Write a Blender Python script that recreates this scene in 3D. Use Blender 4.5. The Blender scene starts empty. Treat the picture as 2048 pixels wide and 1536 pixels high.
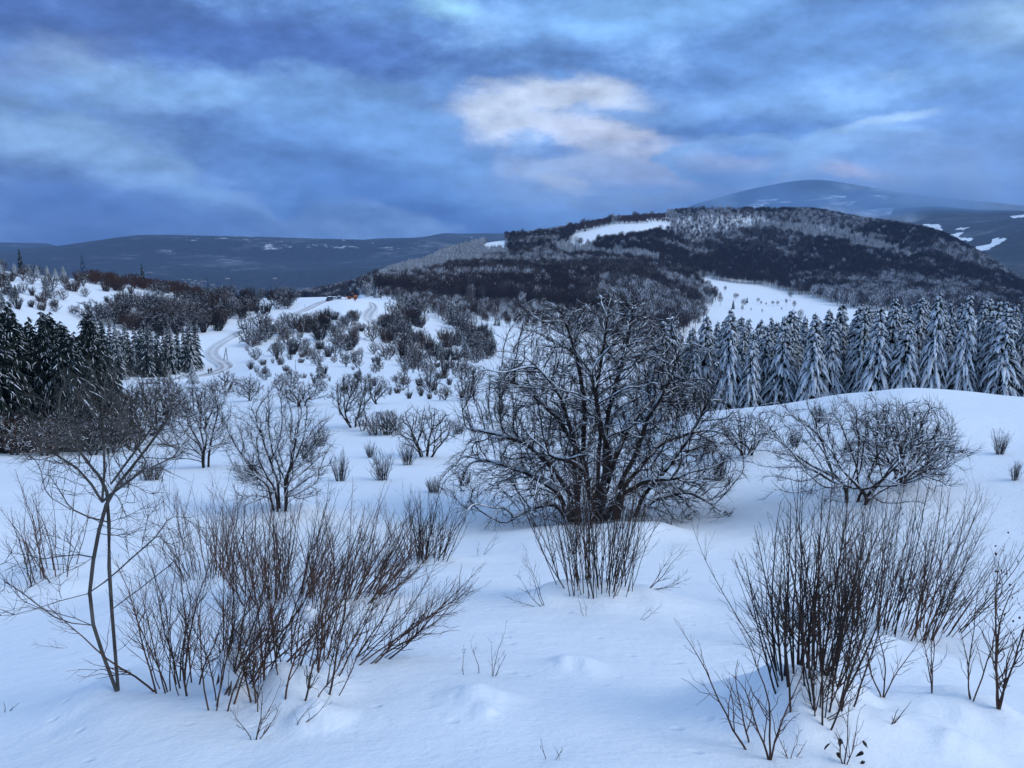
import bpy, math, random
import numpy as np

random.seed(11)
rng = np.random.default_rng(11)
R = math.radians
scene = bpy.context.scene
COL = scene.collection

# ------------------------------------------------------------------ camera
FPX = 1738.0                      # focal length in pixels of the 2048 px wide photograph
PITCH = R(11.0)
cam = bpy.data.cameras.new('camera')
cam.sensor_width = 36.0
cam.lens = 36.0 * FPX / 2048.0
cam.clip_start = 0.05
cam.clip_end = 60000.0
cam_o = bpy.data.objects.new('camera', cam)
COL.objects.link(cam_o)
cam_o.location = (0, 0, 0)
cam_o.rotation_euler = (R(90) - PITCH, 0, 0)
scene.camera = cam_o
CP, SP = math.cos(PITCH), math.sin(PITCH)


def ray(px, py):
    x = (px - 1024.0) / FPX
    u = -(py - 768.0) / FPX
    return np.array([x, CP + u * SP, -SP + u * CP])


def project(p):
    p = np.asarray(p, float)
    f = p[..., 1] * CP - p[..., 2] * SP
    u = p[..., 1] * SP + p[..., 2] * CP
    f = np.where(f < 1e-3, 1e-3, f)
    return 1024.0 + FPX * p[..., 0] / f, 768.0 - FPX * u / f


# ------------------------------------------------------------------ sky, sun, exposure
SUN_EL, SUN_AZ = R(42.0), R(118.0)          # azimuth clockwise from the view direction (+Y)
scene.view_settings.view_transform = 'Standard'
scene.view_settings.look = 'None'
scene.view_settings.exposure = 0.1
scene.view_settings.gamma = 1.0
scene.view_settings.use_curve_mapping = False
scene.cycles.use_denoising = True
scene.cycles.max_bounces = 5
scene.cycles.diffuse_bounces = 2
scene.cycles.glossy_bounces = 1
scene.cycles.transparent_max_bounces = 8
scene.cycles.volume_bounces = 3
scene.cycles.sample_clamp_indirect = 4.0

sun = bpy.data.lights.new('sun', 'SUN')
sun.energy = 1.45
sun.angle = R(34)
sun.color = (1.0, 1.0, 0.94)
sun_o = bpy.data.objects.new('sun', sun)
COL.objects.link(sun_o)
sun_o.rotation_euler = (R(90) - SUN_EL, 0, math.pi - SUN_AZ)
# (a sun lamp shines along its -Z; this orientation puts its origin at azimuth SUN_AZ, elevation SUN_EL)

world = bpy.data.worlds.new('World')
scene.world = world
world.use_nodes = True
world.cycles.sampling_method = 'MANUAL'
world.cycles.sample_map_resolution = 128


class NG:
    """tiny helper to write node trees"""
    def __init__(self, tree):
        self.t = tree
        self.n = tree.nodes
        self.l = tree.links

    def node(self, typ, **kw):
        nd = self.n.new(typ)
        for k, v in kw.items():
            setattr(nd, k, v)
        return nd

    def link(self, a, b):
        self.l.new(a, b)

    def put(self, sock, v):
        if hasattr(v, 'is_linked') or hasattr(v, 'links'):
            self.l.new(v, sock)
        else:
            sock.default_value = v

    def math(self, op, a, b=None, c=None, clamp=False):
        nd = self.node('ShaderNodeMath', operation=op)
        nd.use_clamp = clamp
        self.put(nd.inputs[0], a)
        if b is not None:
            self.put(nd.inputs[1], b)
        if c is not None:
            self.put(nd.inputs[2], c)
        return nd.outputs[0]

    def mix(self, f, a, b, blend='MIX'):
        nd = self.node('ShaderNodeMix', data_type='RGBA', blend_type=blend)
        self.put(nd.inputs[0], f)
        self.put(nd.inputs[6], a)
        self.put(nd.inputs[7], b)
        return nd.outputs[2]

    def sstep(self, v, lo, hi, olo=0.0, ohi=1.0):
        nd = self.node('ShaderNodeMapRange', interpolation_type='SMOOTHSTEP')
        self.put(nd.inputs[0], v)
        self.put(nd.inputs[1], lo)
        self.put(nd.inputs[2], hi)
        self.put(nd.inputs[3], olo)
        self.put(nd.inputs[4], ohi)
        return nd.outputs[0]

    def noise(self, vec, scale, detail=4, rough=0.55, out=0, lac=2.0, dist=0.0):
        nd = self.node('ShaderNodeTexNoise')
        if vec is not None:
            self.l.new(vec, nd.inputs['Vector'])
        nd.inputs['Scale'].default_value = scale
        nd.inputs['Detail'].default_value = detail
        nd.inputs['Roughness'].default_value = rough
        nd.inputs['Lacunarity'].default_value = lac
        nd.inputs['Distortion'].default_value = dist
        return nd.outputs[out]


def lin(r, g, b):
    f = lambda c: (c / 255 / 12.92) if c <= 10 else ((c / 255 + 0.055) / 1.055) ** 2.4
    return (f(r), f(g), f(b), 1.0)


def azel(px, py):
    d = ray(px, py)
    return math.degrees(math.atan2(d[0], d[1])), math.degrees(math.atan2(d[2], math.hypot(d[0], d[1])))


def build_sky():
    g = NG(world.node_tree)
    g.n.clear()
    out = g.node('ShaderNodeOutputWorld')
    bg = g.node('ShaderNodeBackground')
    g.link(bg.outputs[0], out.inputs[0])
    sky = g.node('ShaderNodeTexSky', sky_type='NISHITA')
    sky.sun_disc = False
    sky.sun_elevation = SUN_EL
    sky.sun_rotation = SUN_AZ
    sky.altitude = 1200
    air = g.mix(1.0, sky.outputs[0], (0.075, 0.09, 0.11, 1), 'MULTIPLY')
    tc = g.node('ShaderNodeTexCoord')
    sep = g.node('ShaderNodeSeparateXYZ')
    g.link(tc.outputs['Generated'], sep.inputs[0])
    x, y, z = sep.outputs
    az = g.math('MULTIPLY', g.math('ARCTAN2', x, y), 57.29578)
    hy = g.math('SQRT', g.math('ADD', g.math('MULTIPLY', x, x), g.math('MULTIPLY', y, y)))
    el = g.math('MULTIPLY', g.math('ARCTAN2', z, hy), 57.29578)
    # cloud coordinates: stretched sideways, warped
    cb = g.node('ShaderNodeCombineXYZ')
    g.link(g.math('MULTIPLY', x, 1.0), cb.inputs[0])
    g.link(g.math('MULTIPLY', y, 1.0), cb.inputs[1])
    g.link(g.math('MULTIPLY', z, 2.1), cb.inputs[2])
    cv = cb.outputs[0]
    wn = g.node('ShaderNodeTexNoise')
    g.link(cv, wn.inputs['Vector'])
    wn.inputs['Scale'].default_value = 5.5
    wn.inputs['Detail'].default_value = 6
    wn.inputs['Roughness'].default_value = .62
    wsep = g.node('ShaderNodeSeparateColor')
    g.link(wn.outputs[1], wsep.inputs[0])
    n_big = g.noise(cv, 2.2, 5, 0.55, dist=0.35)
    n_med = g.noise(cv, 6.5, 7, 0.62)
    off = g.node('ShaderNodeVectorMath', operation='ADD')
    g.link(cv, off.inputs[0])
    off.inputs[1].default_value = (0.012, 0.0, 0.034)
    n_up = g.noise(off.outputs[0], 6.5, 7, 0.62)
    relief = g.math('SUBTRACT', n_med, n_up)
    n_fin = g.noise(cv, 19.0, 5, 0.62)
    w1 = g.math('SUBTRACT', wsep.outputs[0], 0.5)
    w2 = g.math('SUBTRACT', wsep.outputs[1], 0.5)
    uu = g.math('ADD', az, g.math('MULTIPLY', w1, 8.0))
    vv = g.math('ADD', el, g.math('MULTIPLY', w2, 4.2))
    # even layer of dusk cloud with noise structure
    dark, mid, light = lin(92, 138, 208), lin(110, 163, 233), lin(146, 194, 246)
    base = g.mix(g.sstep(n_big, 0.36, 0.64), dark, mid)
    base = g.mix(g.math('MULTIPLY', g.sstep(n_med, 0.5, 0.78), 0.75), base, light)
    base = g.mix(g.math('MULTIPLY', g.sstep(n_fin, 0.5, 0.8), 0.25), base, light)
    base = g.mix(g.math('MULTIPLY', g.sstep(n_big, 0.66, 0.8), 0.3), base, air)
    # the cloud layer is thinner and brighter overhead
    zen = g.sstep(el, 12.0, 75.0)
    base = g.mix(zen, base, (0.38, 0.60, 0.94, 1))
    col = base

    edge_n = g.math('ADD', g.math('MULTIPLY', g.math('SUBTRACT', n_med, 0.5), 1.7),
                    g.math('MULTIPLY', g.math('SUBTRACT', n_fin, 0.5), 2.0))

    cw = g.node('ShaderNodeCombineXYZ')
    g.link(uu, cw.inputs[0])
    g.link(vv, cw.inputs[1])

    def bank(col, px, py, wa, hb, rot, colour, strength, soft=0.6, rag=1.0, rim=0.0):
        """one cloud bank: an ellipse in azimuth/elevation with a ragged edge"""
        a0, e0 = azel(px, py)
        k = 1.6
        mp = g.node('ShaderNodeMapping', vector_type='TEXTURE')
        g.link(cw.outputs[0], mp.inputs[0])
        mp.inputs[1].default_value = (a0, e0, 0)
        mp.inputs[2].default_value = (0, 0, R(rot))
        mp.inputs[3].default_value = (wa / FPX * 57.3 * k, hb / FPX * 57.3 * k, 1)
        gr = g.node('ShaderNodeTexGradient', gradient_type='SPHERICAL')
        g.link(mp.outputs[0], gr.inputs[0])
        v = g.math('MULTIPLY_ADD', edge_n, -0.28 * rag, gr.outputs['Fac'])
        m = g.sstep(v, 1 - (1.0 + soft * 0.5) / k, 1 - (1.0 - soft) / k, 0.0, strength)
        if rim:           # a lit edge that melts into the bank behind it
            m = g.math('MULTIPLY', m, g.sstep(v, 1 - (1.0 - soft) / k, 1 - (1.0 - soft) / k + rim, 1.0, 0.0))
        return g.mix(m, col, colour)

    for bk in CLOUDS:
        col = bank(col, *bk)
    tex = g.math('ADD', g.math('ADD', g.sstep(n_med, .3, .72, .84, 1.12), g.math('MULTIPLY', relief, 1.1)), g.math('MULTIPLY', g.math('SUBTRACT', n_fin, .5), .16))
    tx = g.node('ShaderNodeCombineXYZ')
    for k_ in range(3):
        g.link(tex, tx.inputs[k_])
    low = g.sstep(el, 40, 15)
    bw = g.node('ShaderNodeRGBToBW')
    g.link(col, bw.inputs[0])
    col = g.mix(.09, col, bw.outputs[0])
    col = g.mix(low, col, g.mix(1.0, col, tx.outputs[0], 'MULTIPLY'))
    g.link(col, bg.inputs[0])
    bg.inputs[1].default_value = 1.0


# px, py, half width, half height (photo pixels), tilt, colour, strength, softness, raggedness
CLOUDS = [
    (200, 40, 640, 100, -4, lin(76, 110, 180), 0.9, 0.8, 1.0),
    (560, 105, 340, 48, 3, lin(80, 120, 196), 0.8, 0.8, 1.0),
    (60, 130, 170, 46, 8, lin(110, 140, 194), 0.8, 0.8, 1.0),
    (200, 160, 150, 36, -18, lin(150, 190, 240), 0.75, 0.9, 1.0),
    (430, 180, 400, 36, 2, lin(134, 184, 242), 0.85, 0.8, 1.0),
    (120, 280, 420, 80, 0, lin(118, 158, 216), 0.8, 0.9, 0.8),
    (60, 430, 520, 120, 0, lin(108, 138, 196), 0.95, 0.9, 0.5),
    (60, 490, 460, 50, 0, lin(86, 110, 162), 0.95, 0.9, 0.4),
    (520, 262, 170, 28, -10, lin(88, 128, 196), 0.8, 0.9, 1.0),
    (740, 280, 200, 36, -8, lin(92, 138, 206), 0.8, 0.9, 1.0),
    # the clear gap with pale evening cloud
    (1080, 225, 230, 62, 2, lin(200, 218, 245), 1.0, 0.45, 0.9),
    (1230, 282, 190, 40, -6, lin(202, 216, 244), 1.0, 0.4, 0.9),
    (1150, 335, 240, 50, 0, lin(164, 190, 230), 0.9, 0.9, 0.8),
    (1330, 370, 330, 44, 0, lin(160, 184, 228), 0.9, 0.9, 0.7),
    (1560, 340, 230, 26, -2, lin(172, 188, 226), 0.85, 0.9, 0.7),
    (1690, 346, 110, 14, -3, lin(204, 200, 222), 0.9, 0.9, 0.7),
    # banks in front of the gap
    (1330, 222, 270, 17, 3, lin(112, 160, 228), 0.85, 0.7, 1.0),
    (1085, 306, 66, 17, 0, lin(106, 148, 212), 0.85, 0.8, 1.0),
    (1580, 262, 230, 34, 3, lin(100, 150, 224), 0.9, 0.7, 0.8),
    (770, 395, 310, 190, -30, lin(112, 162, 226), 0.95, 0.16, 0.6),
    (700, 370, 330, 70, -16, lin(84, 128, 196), 0.9, 0.8, 0.8),
    (860, 450, 360, 46, -6, lin(66, 104, 172), 0.95, 0.9, 0.8),
    (1180, 405, 260, 40, -6, lin(140, 180, 232), 0.9, 0.7, 0.9),
    (1120, 372, 90, 16, -16, lin(186, 208, 238), 0.8, 0.7, 1.0),
    (1180, 440, 280, 34, 0, lin(116, 160, 222), 0.85, 0.9, 1.0),
    # the rolling fronts on the far side of the valley
    (270, 570, 500, 250, -24, lin(136, 180, 230), 0.95, 0.12, 0.5, 0.34),
    (760, 450, 150, 48, -16, lin(126, 166, 218), 0.7, 0.4, 1.0, 0.45),
    (560, 455, 300, 26, 0, lin(128, 162, 210), 0.8, 0.8, 1.0),
    (330, 430, 330, 56, -10, lin(80, 114, 176), 0.75, 0.9, 1.0),
    # right-hand sky
    (1470, 318, 120, 50, 4, lin(128, 176, 236), 0.95, 0.15, 0.8, 0.5),
    (1740, 340, 200, 96, -6, lin(138, 186, 242), 0.9, 0.14, 0.7, 0.5),
    (1960, 340, 260, 120, 0, lin(130, 174, 236), 0.8, 0.9, 0.8),
    (1800, 228, 100, 11, 5, lin(164, 204, 248), 0.8, 0.8, 0.8),
    (1780, 147, 40, 7, 0, lin(168, 208, 250), 0.7, 0.8, 1.0),
    (1700, 175, 420, 30, 4, lin(132, 184, 246), 0.7, 0.9, 1.0),
    (1640, 105, 260, 60, 3, lin(112, 164, 234), 0.7, 0.9, 1.0),
    (1270, 20, 330, 50, 2, lin(128, 186, 248), 0.8, 0.9, 0.8),
    (890, 10, 56, 26, -10, lin(150, 212, 252), 0.95, 0.8, 0.7),
    (2030, 30, 130, 56, 0, lin(160, 206, 250), 0.8, 0.9, 0.8),
]
build_sky()

# ------------------------------------------------------------------ terrain function (metres, camera at the origin)


def pchip(xk, yk, x):
    xk, yk = np.asarray(xk, float), np.asarray(yk, float)
    h = np.diff(xk)
    d = np.diff(yk) / h
    m = np.zeros_like(yk)
    for i in range(1, len(xk) - 1):
        if d[i - 1] * d[i] > 0:
            w1, w2 = 2 * h[i] + h[i - 1], h[i] + 2 * h[i - 1]
            m[i] = (w1 + w2) / (w1 / d[i - 1] + w2 / d[i])
    m[0], m[-1] = d[0], d[-1]
    x = np.clip(x, xk[0], xk[-1])
    i = np.clip(np.searchsorted(xk, x) - 1, 0, len(xk) - 2)
    t = (x - xk[i]) / h[i]
    t2, t3 = t * t, t * t * t
    return ((2 * t3 - 3 * t2 + 1) * yk[i] + (t3 - 2 * t2 + t) * h[i] * m[i]
            + (-2 * t3 + 3 * t2) * yk[i + 1] + (t3 - t2) * h[i] * m[i + 1])


# a profile outward from the camera for several directions: (distance, photo row) or (distance, 'z', height)
NEAR = [(.4, 'z', -1.75), (2, 'z', -2.45), (5.2, 'z', -3.6), (7.5, 'z', -4.3), (9.5, 'z', -4.9), (12, 'z', -5.65), (17, 'z', -7.1)]
VL = [(700, 'z', -100), (1500, 'z', -300), (3000, 'z', -390)]
PROFILES = {
    -420: [(26, 1045), (40, 955), (60, 915), (75, 895), (100, 860), (130, 825), (180, 770), (230, 715), (280, 655), (330, 600), (370, 560), (400, 540), (430, 530)] + VL + [(5000, 560), (6500, 535), (9000, 'z', -300), (18000, 'z', -900)],
    0: [(26, 1045), (40, 950), (60, 910), (75, 888), (100, 852), (130, 820), (180, 770), (230, 715), (280, 660), (330, 605), (370, 568), (400, 550), (425, 541)] + VL + [(5000, 550), (6500, 512), (9000, 'z', -250), (18000, 'z', -900)],
    100: [(26, 1043), (40, 948), (60, 908), (75, 886), (100, 850), (130, 817), (180, 772), (230, 727), (280, 680), (330, 625), (370, 582), (400, 562), (425, 551)] + VL + [(5000, 545), (6500, 497), (9000, 'z', -250), (18000, 'z', -900)],
    200: [(26, 1043), (40, 945), (60, 905), (90, 855), (130, 815), (180, 780), (230, 755), (280, 705), (320, 660), (360, 615), (400, 577), (430, 562)] + VL + [(4500, 565), (5500, 530), (6500, 482), (8000, 510), (18000, 'z', -900)],
    300: [(26, 1040), (40, 942), (60, 895), (90, 847), (130, 808), (180, 776), (235, 755), (280, 712), (320, 667), (360, 622), (400, 588), (435, 574)] + VL + [(4500, 565), (5500, 525), (6500, 471), (8000, 505), (18000, 'z', -900)],
    400: [(26, 1040), (40, 940), (60, 885), (90, 840), (130, 800), (180, 772), (240, 752), (280, 715), (320, 672), (360, 632), (400, 603), (440, 588)] + VL + [(4500, 565), (5500, 525), (6500, 473), (8000, 500), (18000, 'z', -900)],
    550: [(26, 1040), (40, 938), (60, 877), (90, 825), (130, 787), (180, 758), (230, 728), (280, 698), (320, 665), (360, 634), (400, 609), (450, 596), (650, 'z', -95), (1000, 'z', -180), (1800, 597), (2300, 'z', -330), (3500, 'z', -390), (4500, 565), (5500, 525), (6500, 476), (8000, 495), (18000, 'z', -900)],
    680: [(26, 1038), (40, 935), (60, 870), (90, 815), (130, 780), (180, 755), (250, 715), (320, 660), (380, 614), (420, 599), (450, 594), (650, 'z', -95), (1000, 'z', -160), (1800, 566), (2300, 'z', -330), (3500, 'z', -380), (4500, 555), (5500, 525), (6500, 478), (8000, 490), (18000, 'z', -900)],
    720: [(26, 1038), (40, 933), (60, 868), (90, 813), (130, 779), (180, 755), (250, 717), (320, 667), (380, 622), (430, 604), (470, 599), (540, 600), (700, 590), (900, 583), (1100, 'z', -100), (1850, 557), (2350, 'z', -315), (3500, 'z', -375), (4500, 552), (5500, 522), (6500, 479), (8000, 485), (18000, 'z', -900)],
    760: [(26, 1038), (40, 932), (60, 866), (90, 812), (130, 778), (180, 755), (250, 720), (320, 676), (390, 634), (450, 614), (520, 604), (620, 592), (750, 578), (900, 565), (1100, 'z', -75), (1900, 548), (2400, 'z', -300), (3500, 'z', -370), (4500, 550), (5500, 520), (6500, 480), (8000, 480), (18000, 'z', -900)],
    830: [(26, 1038), (40, 930), (60, 863), (90, 810), (130, 775), (180, 754), (250, 725), (320, 690), (400, 656), (470, 632), (550, 612), (650, 596), (800, 574), (1000, 546), (1130, 528), (1400, 'z', -80), (2000, 536), (2500, 'z', -300), (3500, 'z', -370), (4500, 545), (5500, 515), (6500, 478), (8000, 478), (18000, 'z', -900)],
    900: [(26, 1037), (40, 930), (60, 861), (90, 806), (130, 770), (180, 750), (250, 727), (320, 702), (400, 668), (500, 640), (600, 616), (700, 596), (800, 578), (950, 552), (1100, 526), (1250, 504), (1350, 495), (1900, 'z', -110), (2600, 'z', -280), (4000, 'z', -350), (5500, 510), (7000, 478), (8500, 466), (18000, 'z', -900)],
    1000: [(26, 1036), (40, 930), (60, 860), (90, 802), (130, 767), (200, 742), (300, 712), (400, 676), (500, 650), (600, 625), (700, 602), (800, 580), (1000, 548), (1200, 508), (1350, 482), (1450, 471), (2000, 'z', -100), (2800, 'z', -280), (4500, 'z', -330), (7000, 480), (9000, 468), (18000, 'z', -900)],
    1120: [(26, 1036), (40, 930), (60, 865), (90, 812), (130, 778), (200, 754), (300, 725), (400, 692), (500, 664), (600, 637), (700, 610), (800, 585), (1000, 550), (1200, 508), (1400, 470), (1530, 452), (2200, 'z', -100), (3200, 'z', -280), (5000, 'z', -300), (8000, 470), (11000, 455), (18000, 'z', -900)],
    1250: [(26, 1036), (40, 925), (60, 868), (90, 830), (130, 795), (200, 770), (300, 742), (400, 712), (500, 684), (600, 654), (700, 622), (800, 594), (1000, 548), (1200, 505), (1400, 462), (1600, 430), (2300, 'z', -100), (3500, 'z', -250), (6000, 'z', -150), (8500, 452), (11500, 455), (18000, 'z', -300)],
    1400: [(26, 1030), (40, 880), (54, 826), (75, 838), (110, 778), (150, 744), (250, 736), (400, 727), (550, 700), (700, 662), (800, 640), (900, 615), (1000, 590), (1100, 565), (1250, 528), (1400, 490), (1550, 452), (1650, 425), (2300, 'z', -80), (3500, 'z', -200), (6000, 450), (7500, 428), (9000, 432), (11000, 400), (18000, 'z', -100)],
    1600: [(26, 1020), (40, 850), (50, 800), (54, 802), (75, 816), (110, 768), (150, 742), (250, 736), (400, 727), (600, 690), (750, 660), (850, 640), (1000, 606), (1080, 590), (1200, 558), (1350, 518), (1500, 486), (1650, 454), (1750, 441), (2300, 'z', -80), (3500, 'z', -200), (5500, 450), (7000, 422), (8000, 405), (9500, 410), (11000, 362), (14000, 378), (18000, 'z', 0)],
    1720: [(26, 1015), (40, 832), (48, 785), (53, 786), (75, 806), (110, 764), (150, 742), (250, 736), (400, 727), (600, 690), (800, 655), (950, 622), (1100, 590), (1250, 556), (1400, 515), (1550, 484), (1680, 465), (2300, 'z', -100), (3500, 'z', -180), (5000, 455), (6500, 430), (7500, 400), (9000, 404), (11000, 376), (14000, 388), (18000, 'z', 0)],
    1850: [(26, 1010), (40, 820), (46, 780), (52, 781), (75, 800), (110, 760), (150, 742), (250, 736), (400, 727), (600, 692), (800, 662), (950, 632), (1100, 602), (1250, 566), (1400, 530), (1500, 506), (1600, 488), (2300, 'z', -110), (3000, 'z', -130), (3800, 484), (4600, 452), (5500, 436), (7500, 415), (9000, 414), (11000, 392), (14000, 400), (18000, 'z', 0)],
    1950: [(26, 1010), (40, 825), (46, 787), (52, 789), (75, 806), (110, 762), (150, 742), (250, 736), (400, 727), (600, 697), (800, 668), (950, 643), (1100, 616), (1250, 585), (1400, 556), (1520, 530), (2000, 'z', -130), (2600, 530), (3100, 508), (3800, 470), (4600, 446), (5500, 436), (7500, 425), (9000, 425), (11000, 405), (14000, 410), (18000, 'z', 0)],
    2060: [(26, 1010), (40, 835), (45, 800), (51, 802), (75, 815), (110, 767), (150, 742), (250, 736), (400, 730), (600, 702), (800, 676), (950, 655), (1100, 632), (1250, 610), (1420, 588), (1900, 'z', -170), (2400, 545), (2900, 505), (3600, 458), (4300, 432), (5000, 428), (7500, 428), (9000, 428), (11000, 415), (14000, 415), (18000, 'z', 0)],
    2450: [(26, 1010), (40, 850), (45, 825), (51, 827), (75, 830), (110, 777), (150, 749), (250, 739), (400, 738), (600, 715), (800, 695), (950, 680), (1100, 665), (1300, 650), (1900, 'z', -200), (2400, 560), (2900, 500), (3600, 440), (4300, 410), (5000, 405), (7500, 415), (11000, 400), (18000, 'z', 0)],
}
LR0, LR1, NLR = math.log(.4), math.log(18000.0), 900
_lr = np.linspace(LR0, LR1, NLR)
_azk, _cols = [], []
for px in sorted(PROFILES):
    d = ray(px, 600)
    a = math.atan2(d[0], d[1])
    xs, qs = [], []
    for e in NEAR + PROFILES[px]:
        r = e[0]
        if e[1] == 'z':
            z = e[2]
        else:
            dd = ray(1024, e[1])
            z = r * math.cos(a) * dd[2] / dd[1]
        xs.append(math.log(r))
        qs.append(z / (r + 6.0))
    _azk.append(a)
    _cols.append(pchip(xs, qs, _lr))
_cols = np.array(_cols)
back = 0.5 * (_cols[0] + _cols[-1])
_azk = np.array([-math.pi, -R(100)] + _azk + [R(100), math.pi])
_cols = np.vstack([back, 0.6 * _cols[0] + 0.4 * back, _cols, 0.6 * _cols[-1] + 0.4 * back, back])
NAZT = 1400
_azt = np.linspace(-math.pi, math.pi, NAZT)
_table = np.empty((NAZT, NLR))
for j in range(NLR):
    _table[:, j] = pchip(_azk, _cols[:, j], _azt)


def _hash(ix, iy, seed):
    h = (ix.astype(np.int64) * 374761393 + iy.astype(np.int64) * 668265263 + seed * 982451653) & 0xffffffff
    h = ((h ^ (h >> 13)) * 1274126177) & 0xffffffff
    return ((h ^ (h >> 16)) & 0xffff) / 65535.0 - 0.5


def vnoise(x, y, seed=0):
    ix, iy = np.floor(x), np.floor(y)
    fx, fy = x - ix, y - iy
    fx, fy = fx * fx * fx * (fx * (fx * 6 - 15) + 10), fy * fy * fy * (fy * (fy * 6 - 15) + 10)
    a, b = _hash(ix, iy, seed), _hash(ix + 1, iy, seed)
    c, d = _hash(ix, iy + 1, seed), _hash(ix + 1, iy + 1, seed)
    return (a + (b - a) * fx) * (1 - fy) + (c + (d - c) * fx) * fy


def ss(x, a, b):
    t = np.clip((x - a) / (b - a), 0, 1)
    return t * t * (3 - 2 * t)


BUMPS = []       # snow mounds: x, y, height, radius (added after the first placement pass)


def height(x, y):
    x, y = np.asarray(x, float), np.asarray(y, float)
    r = np.maximum(np.hypot(x, y), .4)
    a = np.arctan2(x, y)
    fa = (a + math.pi) / (2 * math.pi) * (NAZT - 1)
    fr = np.clip((np.log(r) - LR0) / (LR1 - LR0) * (NLR - 1), 0, NLR - 1.001)
    ia, ir = np.clip(fa.astype(int), 0, NAZT - 2), fr.astype(int)
    ta, tr = fa - ia, fr - ir
    q = ((_table[ia, ir] * (1 - tr) + _table[ia, ir + 1] * tr) * (1 - ta)
         + (_table[ia + 1, ir] * (1 - tr) + _table[ia + 1, ir + 1] * tr) * ta)
    z = q * (r + 6.0)
    for k, (L, amp) in enumerate(((.5, .024), (1.3, .07), (3.6, .18), (11, .38), (34, .75), (110, 3.0), (340, 20.0), (1000, 120.0))):
        w = ss(r, L * .9, L * 2.5) * (1 - ss(r, L * 9, L * 22))
        if k >= 5:
            w = w * (0.45 if k == 5 else 0.55)
        z = z + vnoise(x / L + 17.3 * k, y / L - 5.1 * k, k) * amp * w
    for bx, by, bh, br in BUMPS:
        d2 = ((x - bx) ** 2 + (y - by) ** 2) / (br * br)
        z = z + bh * np.exp(-d2 * d2 * .4 - d2 * .6) * (1 + .8 * vnoise((x - bx) / br * 1.3 + bx * 7, (y - by) / br * 1.3 + by * 5, 9)
                                                        + .45 * vnoise((x - bx) / br * 3.1 + bx * 3, (y - by) / br * 3.1, 10))
    return z


_rs = np.exp(np.linspace(math.log(1.5), math.log(16000.0), 2600))


def hit(px, py, rmin=1.5):
    d = ray(px, py)
    h = math.hypot(d[0], d[1])
    ux, uy, uz = d[0] / h, d[1] / h, d[2] / h
    rs = _rs[_rs >= rmin]
    g = height(ux * rs, uy * rs) - uz * rs
    k = np.argmax(g > 0)
    if g[k] <= 0:
        return None
    if k == 0:
        r = rs[0]
    else:
        g0, g1 = g[k - 1], g[k]
        r = rs[k - 1] + (rs[k] - rs[k - 1]) * (-g0) / (g1 - g0)
    return np.array([ux * r, uy * r, float(height(ux * r, uy * r))])


def tall(p, py_top):
    """height of something standing on p whose top is seen at row py_top"""
    d = ray(1024, py_top)
    a = math.atan2(p[0], p[1])
    return math.hypot(p[0], p[1]) * math.cos(a) * d[2] / d[1] - p[2]


def at(p, px, py):
    """point on the upright plane through p (facing the camera) seen at px, py"""
    d = ray(px, py)
    return d * (p[1] / d[1])


def mpp(p):
    """metres per photo pixel at p"""
    return (p[1] * CP - p[2] * SP) / FPX


# mounds of snow over buried scrub in the foreground
for px, py, h, wpx in ((1640, 1440, .38, 210), (1590, 1400, .18, 110), (1940, 1440, .2, 150), (600, 1390, .26, 85), (960, 1395, .085, 70),
                       (1140, 1335, .10, 70), (1220, 1195, .22, 150), (1290, 1075, .24, 85), (330, 1375, .22, 190), (150, 1150, .25, 110),
                       (700, 1215, .22, 140), (870, 1125, .2, 100), (690, 980, .2, 60), (560, 1030, .3, 110), (1100, 1190, .14, 60), (1750, 1300, .2, 130),
                       (970, 1425, .05, 26), (1890, 1480, .12, 90), (1190, 1080, .3, 200), (1700, 1015, .35, 180), (460, 1395, .16, 40), (640, 1440, .13, 60)):
    p = hit(px, py)
    BUMPS.append((p[0], p[1], h, wpx * mpp(p)))

# ------------------------------------------------------------------ materials


def principled(name):
    m = bpy.data.materials.new(name)
    m.use_nodes = True
    g = NG(m.node_tree)
    b = m.node_tree.nodes['Principled BSDF']
    return m, g, b


def mat_simple(name, c, rough=.8, spec=.2, var=0.0, scale=3.0, metal=0.0):
    m, g, b = principled(name)
    b.inputs['Roughness'].default_value = rough
    b.inputs['Specular IOR Level'].default_value = spec
    b.inputs['Metallic'].default_value = metal
    if var > 0:
        tc = g.node('ShaderNodeTexCoord')
        n = g.noise(tc.outputs['Object'], scale, 5, .6)
        lo = tuple(v * (1 - var) for v in c[:3]) + (1,)
        hi = tuple(min(1, v * (1 + var)) for v in c[:3]) + (1,)
        g.link(g.mix(g.sstep(n, .3, .7), lo, hi), b.inputs['Base Color'])
    else:
        b.inputs['Base Color'].default_value = tuple(c[:3]) + (1,)
    return m


SNOW = (0.84, 0.87, 0.91, 1)


def make_snow(name, bump=True):
    m, g, b = principled(name)
    b.inputs['Roughness'].default_value = .62
    b.inputs['Specular IOR Level'].default_value = .22
    geo = g.node('ShaderNodeNewGeometry')
    n = g.noise(geo.outputs['Position'], .35, 4, .6)
    g.link(g.mix(n, (.80, .84, .89, 1), (.87, .895, .925, 1)), b.inputs['Base Color'])
    if bump:
        h = g.math('ADD', g.math('MULTIPLY', g.noise(geo.outputs['Position'], 4.0, 5, .6), .05),
                   g.math('MULTIPLY', g.noise(geo.outputs['Position'], 28.0, 4, .6), .006))
        bp = g.node('ShaderNodeBump')
        bp.inputs['Strength'].default_value = .35
        bp.inputs['Distance'].default_value = 1.0
        g.link(h, bp.inputs['Height'])
        g.link(bp.outputs[0], b.inputs['Normal'])
    return m


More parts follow.
